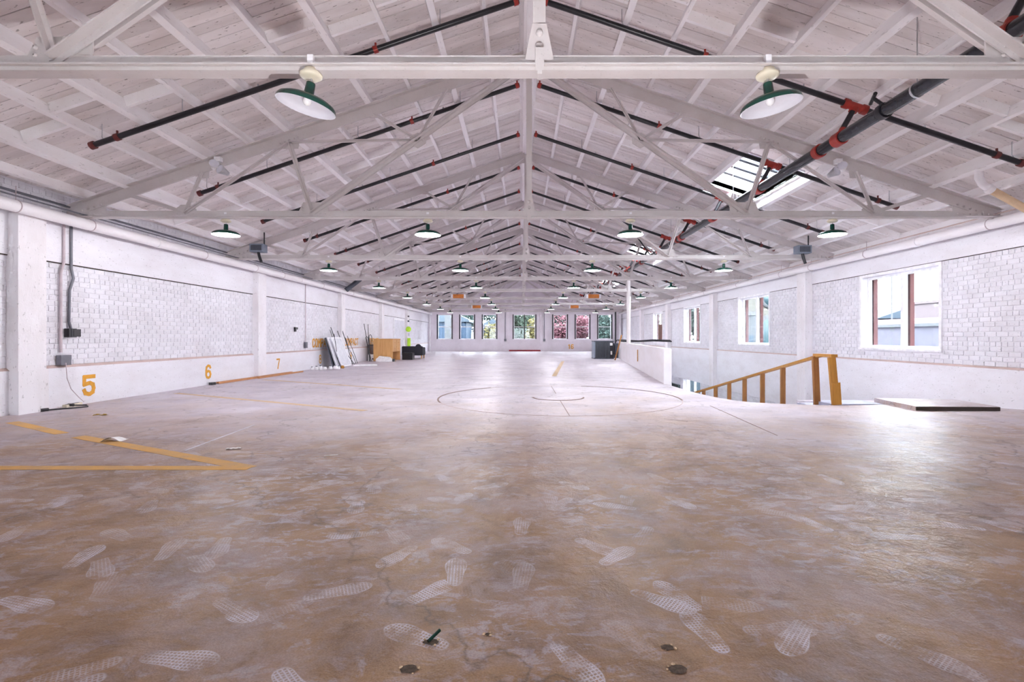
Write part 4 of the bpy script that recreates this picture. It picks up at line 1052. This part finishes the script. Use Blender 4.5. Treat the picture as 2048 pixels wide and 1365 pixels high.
# railing
rl = thing('stair_railing', 'orange brown wooden stair railing at the floor opening', 'railing', (5.08, 8.15, 0))
RXX = 5.08
def rp(Y, z): return Vector((0, Y - 8.15, z))
zr = lambda Y: .755 - .2165 * (Y - 8.62)
posts = [9.7, 10.52, 11.36, 12.2, 13.05, 13.9]
MB().bar(rp(8.45, .795), rp(14.9, zr(14.9) + .02), .085, .042).build('handrail', M['woodamber'], rl)
MB().bar(rp(8.10, .80), rp(8.62, .795), .10, .045).build('top_rail', M['woodamber'], rl)
MB().bar(Vector((.0, .05, .735)), Vector((.26, .42, .69)), .045, .10).build('side_rail', M['wood'], rl)
for k, Y in enumerate(posts): MB().bar(rp(Y, -.02 - .21 * (Y - 8.3) - .1), rp(Y, zr(Y)), .045, .085, (1, 0, 0)).build('post', M['wood'], rl)
MB().bar(Vector((.03, .48, -.06)), Vector((-.03, .44, .775)), .05, .095, (1, 0, 0)).build('post', M['wood'], rl)
MB().bar(Vector((.05, .0, .0)), Vector((-.02, .0, .775)), .05, .11, (1, 0, 0)).build('post', M['woodamber'], rl)
MB().bar(Vector((.055, -.03, .0)), Vector((.03, -.03, .36)), .02, .14, (1, 0, 0)).build('post_cleat', M['woodamber'], rl)
t = thing('concrete_plate', 'raised concrete slab with dark edge by the right wall', 'slab', (5.92, 7.5, 0))
MB().prism([(0, 0), (1.22, -.04), (1.32, .9), (.12, 1.05)], 'z', -.01, .062).build('slab', M['floor'], t); MB().prism([(.0, -.012), (1.22, -.052), (1.22, -.04), (.0, .0)], 'z', 0, .055).build('edge', M['bark'], t)

# condenser unit etc.
t = thing('condenser_unit', 'dark slate air conditioning condenser near the far end wall', 'condenser', (3.72, 25.3, 0))
w, dp, h = .96, .9, .92
MB().box(0, w, 0, dp, .03, h - .05).build('body', M['black'], t); MB().box(-.02, w + .02, -.02, dp + .02, h - .05, h).build('top', M['slate'], t); MB().box(-.02, w + .02, -.02, dp + .02, .0, .05).build('base', M['slate'], t)
for k in range(13):
    x = .0 + k * (w - .22) / 12; MB().box(x, x + .035, -.03, 0, .06, h - .06).build('louvre', M['slatelight'] if k == 0 else M['slate'], t)
MB().box(-.012, 0, 0, dp, .05, h - .05).build('side_panel', M['slatelight'], t)
MB().box(w - .18, w - .05, -.008, 0, .68, .82).build('label', M['paper'], t); MB().box(w - .15, w - .07, -.008, 0, .22, .40).build('label', M['paper'], t)
MB().tube([(w + .03, .3, .3), (w + .15, .3, .25), (w + .2, .4, .1), (w + .22, .6, .05)], .03, 8).build('refrigerant_line', M['black'], t)
t = thing('heater_unit', 'narrow black equipment case between condenser and low wall', 'equipment', (4.86, 26.4, 0)); MB().box(0, .28, 0, .5, 0.002, .78).build('case', M['slate'], t); MB().box(.05, .1, -.03, 0, .1, .7).build('rail', M['black'], t); MB().tube([(.1, 0, .78), (.2, 0, .95), (.4, 0, .95)], .03, 8).build('hose', M['black'], t)
sa, sb = G(1230, 721), P(1243, 671, 24.9)
tag(MB().bar((0, 0, 0.01), tuple(sb - sa), .06, .04, (0, 1, 0)).build('leaning_stick', M['wood'], None, sa), 'wooden stick leaning beside the condenser', 'stick')
t = thing('hose_bundle', 'black hoses running from the low wall to the right wall', 'hose', (5.2, 26.0, .88))
for k in range(4): MB().tube([(0, k * .05, .0 + k * .03), (.9, -.1 + k * .04, .03 * (k % 2)), (1.7, .0, .03 + .02 * k), (2.55, -.3 + .1 * k, .02 * k)], .028, 8).build('hose', M['black'], t)
tag(MB().tube([(0, 0, 0), (0, 0, 3.3)], .06, 10).build('corner_pipe', M['black'], None, (7.35, 38.9, 0)), 'black vertical pipe in the far right corner', 'pipe')

# ------------------------------------------------------------------ outside
tag(MB().box(-150, 150, -60, 260, -4.6, -4.4).build('ground', M['asphalt']), 'dark ground outside the building', 'ground', kind='structure')
def tree(name, x, y, zc, rx, rz, mat, label, n=2600, leaf=.16):
    t = thing(name, label, 'tree', (x, y, -4.4), 0, 'trees outside the end wall')
    rnd = random.Random(hash(label) % 1000 if False else int(x * 10 + y * 7)); mb = MB()
    lobes = [(rnd.uniform(-.6, .6) * rx, rnd.uniform(-.6, .6) * rx, zc + 4.4 + rnd.uniform(-.7, .7) * rz, rnd.uniform(.35, .6)) for _ in range(14)]
    for k in range(n):
        lx, ly, lz, lr = rnd.choice(lobes); v = Vector((rnd.gauss(0, 1), rnd.gauss(0, 1), rnd.gauss(0, 1))).normalized() * (rnd.uniform(.5, 1) ** .5)
        c = Vector((lx + v.x * lr * rx, ly + v.y * lr * rx, lz + v.z * lr * rz))
        a = Vector((rnd.gauss(0, 1), rnd.gauss(0, 1), rnd.gauss(0, 1))).normalized(); b = a.orthogonal().normalized(); s = leaf * rnd.uniform(.6, 1.3)
        mb.add([c - a * s, c + b * s * .5, c + a * s, c - b * s * .5], [(0, 1, 2, 3)])
    tag(mb.build('foliage', M[mat], t), kind='stuff')
    tm = MB().tube([(0, 0, 0), (.05, 0, zc * .5 + 2.2), (0, .05, zc + 4.4)], [.16, .12, .04], 8)
    for k in range(5):
        lx, ly, lz, _ = lobes[k]; tm.tube([(0, 0, (zc + 4.4) * .55), (lx, ly, lz)], [.07, .02], 6)
    tm.build('trunk', M['bark'], t)
tree('green_tree', -.2, 46, 1.7, 1.9, 2.6, 'leafgreen', 'green tree outside the middle end wall windows', 7000)
tree('green_tree', 4.2, 52, 3.0, 3.6, 2.8, 'leafteal', 'blue green tree behind the red shrub outside', 9000)
tree('green_tree', 8.3, 47, 2.2, 2.0, 2.6, 'leafteal', 'blue green tree outside the rightmost end wall window', 7000)
tree('green_tree', -5.6, 64, 4.9, 5.2, 2.6, 'leafteal', 'blue green tree above the roofs outside the left end windows', 9000, .2)
tree('yellow_tree', -2.55, 44, .9, .95, 1.5, 'leafyellow', 'yellow leaved tree outside the end wall left of centre', 1900, .12)
tree('yellow_tree', 1.2, 43.5, 1.0, .75, 1.7, 'leafyellow', 'yellow leaved tree between the middle and right end windows', 1500, .12)
tree('red_shrub', 4.6, 45, 1.2, 2.3, 2.0, 'leafpink', 'red leaved shrub outside the right end wall windows', 9000, .13)
tree('green_tree', 13.0, 38.5, 1.6, 2.6, 2.6, 'leafteal', 'green tree outside the third right wall window', 8000, .16)
# blue building outside the left end windows
t = thing('blue_shed', 'blue corrugated building outside the left end windows', 'building', (-9.4, 45.6, -4.4))
MB().box(0, 4.4, 0, 5, 0, 6.9).build('wall', M['bluesiding'], t)
for k in range(15): MB().box(.1 + k * .29, .2 + k * .29, -.05, 0, 0, 6.85).build('rib', M['bluesiding'], t)
MB().prism([(-.3, 6.9), (4.7, 6.9), (4.7, 7.1), (2.0, 8.3), (-.3, 7.6)], 'y', -.3, 5.3).build('roof', M['bluegrey'], t)
t = thing('white_post_building', 'pale narrow building edge outside the leftmost end window', 'building', (-6.65, 43.5, -4.4)); MB().box(0, .55, 0, .6, 0, 9.2).build('wall', M['palewall'], t); MB().box(-.05, .6, -.05, .65, 9.2, 9.35).build('coping', M['palewall'], t)
t = thing('grey_house', 'blue grey house outside the second end window', 'building', (-5.0, 52, -4.4)); MB().box(0, 4.2, 0, 5, 0, 6.3).build('wall', M['bluegrey'], t); MB().prism([(-.3, 6.3), (4.5, 6.3), (2.1, 7.4)], 'y', -.3, 5.3).build('roof', M['bluegrey'], t)
for k in range(2): MB().box(.6 + 1.8 * k, 1.6 + 1.8 * k, -.05, 0, 3.6, 4.8).build('window', M['tealglass'], t)
# roofs and houses outside the right wall
t = thing('flat_roof_building', 'pale flat roofed building outside the nearest right window', 'building', (13.0, 8.0, -4.4)); MB().box(0, 9, 0, 13.5, 0, 5.85).build('wall', M['lavroof'], t); MB().box(-.1, 9.1, -.1, 13.6, 5.85, 5.95).build('coping', M['palewall'], t)
t = thing('purple_roof_building', 'low purple brown roofed building in the distance', 'building', (26, 20, -4.4)); MB().box(0, 12, 0, 26, 0, 5.6).build('wall', M['purpleroof'], t); MB().prism([(-.4, 5.6), (12.4, 5.6), (10, 6.85), (2, 6.85)], 'y', -.4, 26.4).build('roof', M['purpleroof'], t)
t = thing('pink_house', 'distant pink house with a tall arched window', 'building', (42, 48.5, -4.4)); MB().box(0, 4.6, 0, 5, 0, 9.0).build('wall', M['pinkwall'], t); MB().box(-.15, 4.75, -.15, 5.15, 9.0, 9.25).build('cornice', M['pinkwall'], t)
MB().prism([(1.3 + 0, 5.5), (3.0, 5.5), (3.0, 7.6), (2.7, 8.3), (2.15, 8.6), (1.6, 8.3), (1.3, 7.6)], 'y', -.1, 0).build('arched_window', M['tealglass'], t)
t = thing('long_house', 'long pale blue building along the horizon outside', 'building', (40, 56, -4.4)); MB().box(0, 6, 0, 30, 0, 7.6).build('wall', M['palewall'], t); MB().prism([(-.5, 7.6), (6.5, 7.6), (3, 8.8)], 'y', -.5, 30.5).build('roof', M['bluegrey'], t)
for k in range(7): MB().box(-.05, 0, 1.5 + 4 * k, 3.3 + 4 * k, 5.0, 6.4).build('window', M['tealglass'], t)
hm = MB(); vs = []; fs = []
for i in range(13):
    for j in range(9):
        u, v = i / 12, j / 8; vs.append((u * 14, v * 10, 6.9 * math.sin(math.pi * u) ** .8 * math.sin(math.pi * v) ** .6))
for i in range(12):
    for j in range(8): a = i * 9 + j; fs.append((a, a + 9, a + 10, a + 1))
tag(hm.add(vs, fs, True).build('grassy_hill', M['hill'], None, (24, 14, -4.4)), 'pale green rounded hill outside the nearest right window', 'hill')
t = thing('street_lamp', 'slim distant lamp post outside the nearest right window', 'lamp post', (33, 44.5, -4.4)); MB().tube([(0, 0, 0), (0, 0, 11.5)], .06, 8).build('pole', M['palewall'], t); MB().bar((-.8, 0, 11.5), (.8, 0, 11.5), .1, .08).build('arm', M['palewall'], t)
# cream house with arches outside second right window
t = thing('arched_house', 'cream house with arched window and round gable window outside', 'building', (12.9, 29, -4.4))
MB().box(0, 4.6, 0, 5, 0, 7.6).build('wall', M['creamwall'], t); MB().prism([(0, 7.6), (4.6, 7.6), (3.6, 7.9), (2.9, 8.7), (1.9, 9.1), (.9, 8.7), (.3, 7.9)], 'y', 0, .4).build('gable', M['creamwall'], t)
def arch(x, z0, z1, r, y0, y1): return [(x - r, z0), (x + r, z0)] + [(x + r * math.cos(R(a)), z1 + r * math.sin(R(a))) for a in range(0, 181, 20)]
MB().prism(arch(1.5, 4.2, 5.9, .9, 0, 0), 'y', -.12, 0).build('arch_trim', M['palewall'], t); MB().prism(arch(1.5, 4.3, 5.9, .66, 0, 0), 'y', -.16, -.12).build('arched_window', M['tealglass'], t)
MB().lathe([(.001, 0), (.42, 0), (.42, .1), (.001, .1)], (1.55, -.02, 7.75), 20, Matrix.Rotation(R(90), 3, 'X')).build('round_window', M['tealglass'], t)
MB().lathe([(.42, 0), (.6, 0), (.6, .08), (.42, .08)], (1.55, -.02, 7.75), 20, Matrix.Rotation(R(90), 3, 'X')).build('round_trim', M['palewall'], t)
t = thing('white_house', 'plain white house beside the arched house outside', 'building', (9.7, 25.2, -4.4)); MB().box(0, 2.3, 0, 1.4, 0, 6.6).build('wall', M['palewall'], t); MB().box(-.1, 2.4, -.1, 1.5, 6.6, 6.8).build('coping', M['palewall'], t); MB().box(1.5, 2.0, -.06, 0, 4.2, 5.6).build('window', M['bluegrey'], t)

t = thing('blue_backing', 'added pale blue annexe outside the lower storey window', 'building', (10.0, 25.5, -4.4)); MB().box(0, 2, 0, 8, 0, 4.5).build('wall', M['backing'], t); MB().box(-.1, 2.1, -.1, 8.1, 4.5, 4.65).build('coping', M['palewall'], t)  # added block: hides bright sky and tints the lower window's view pale blue
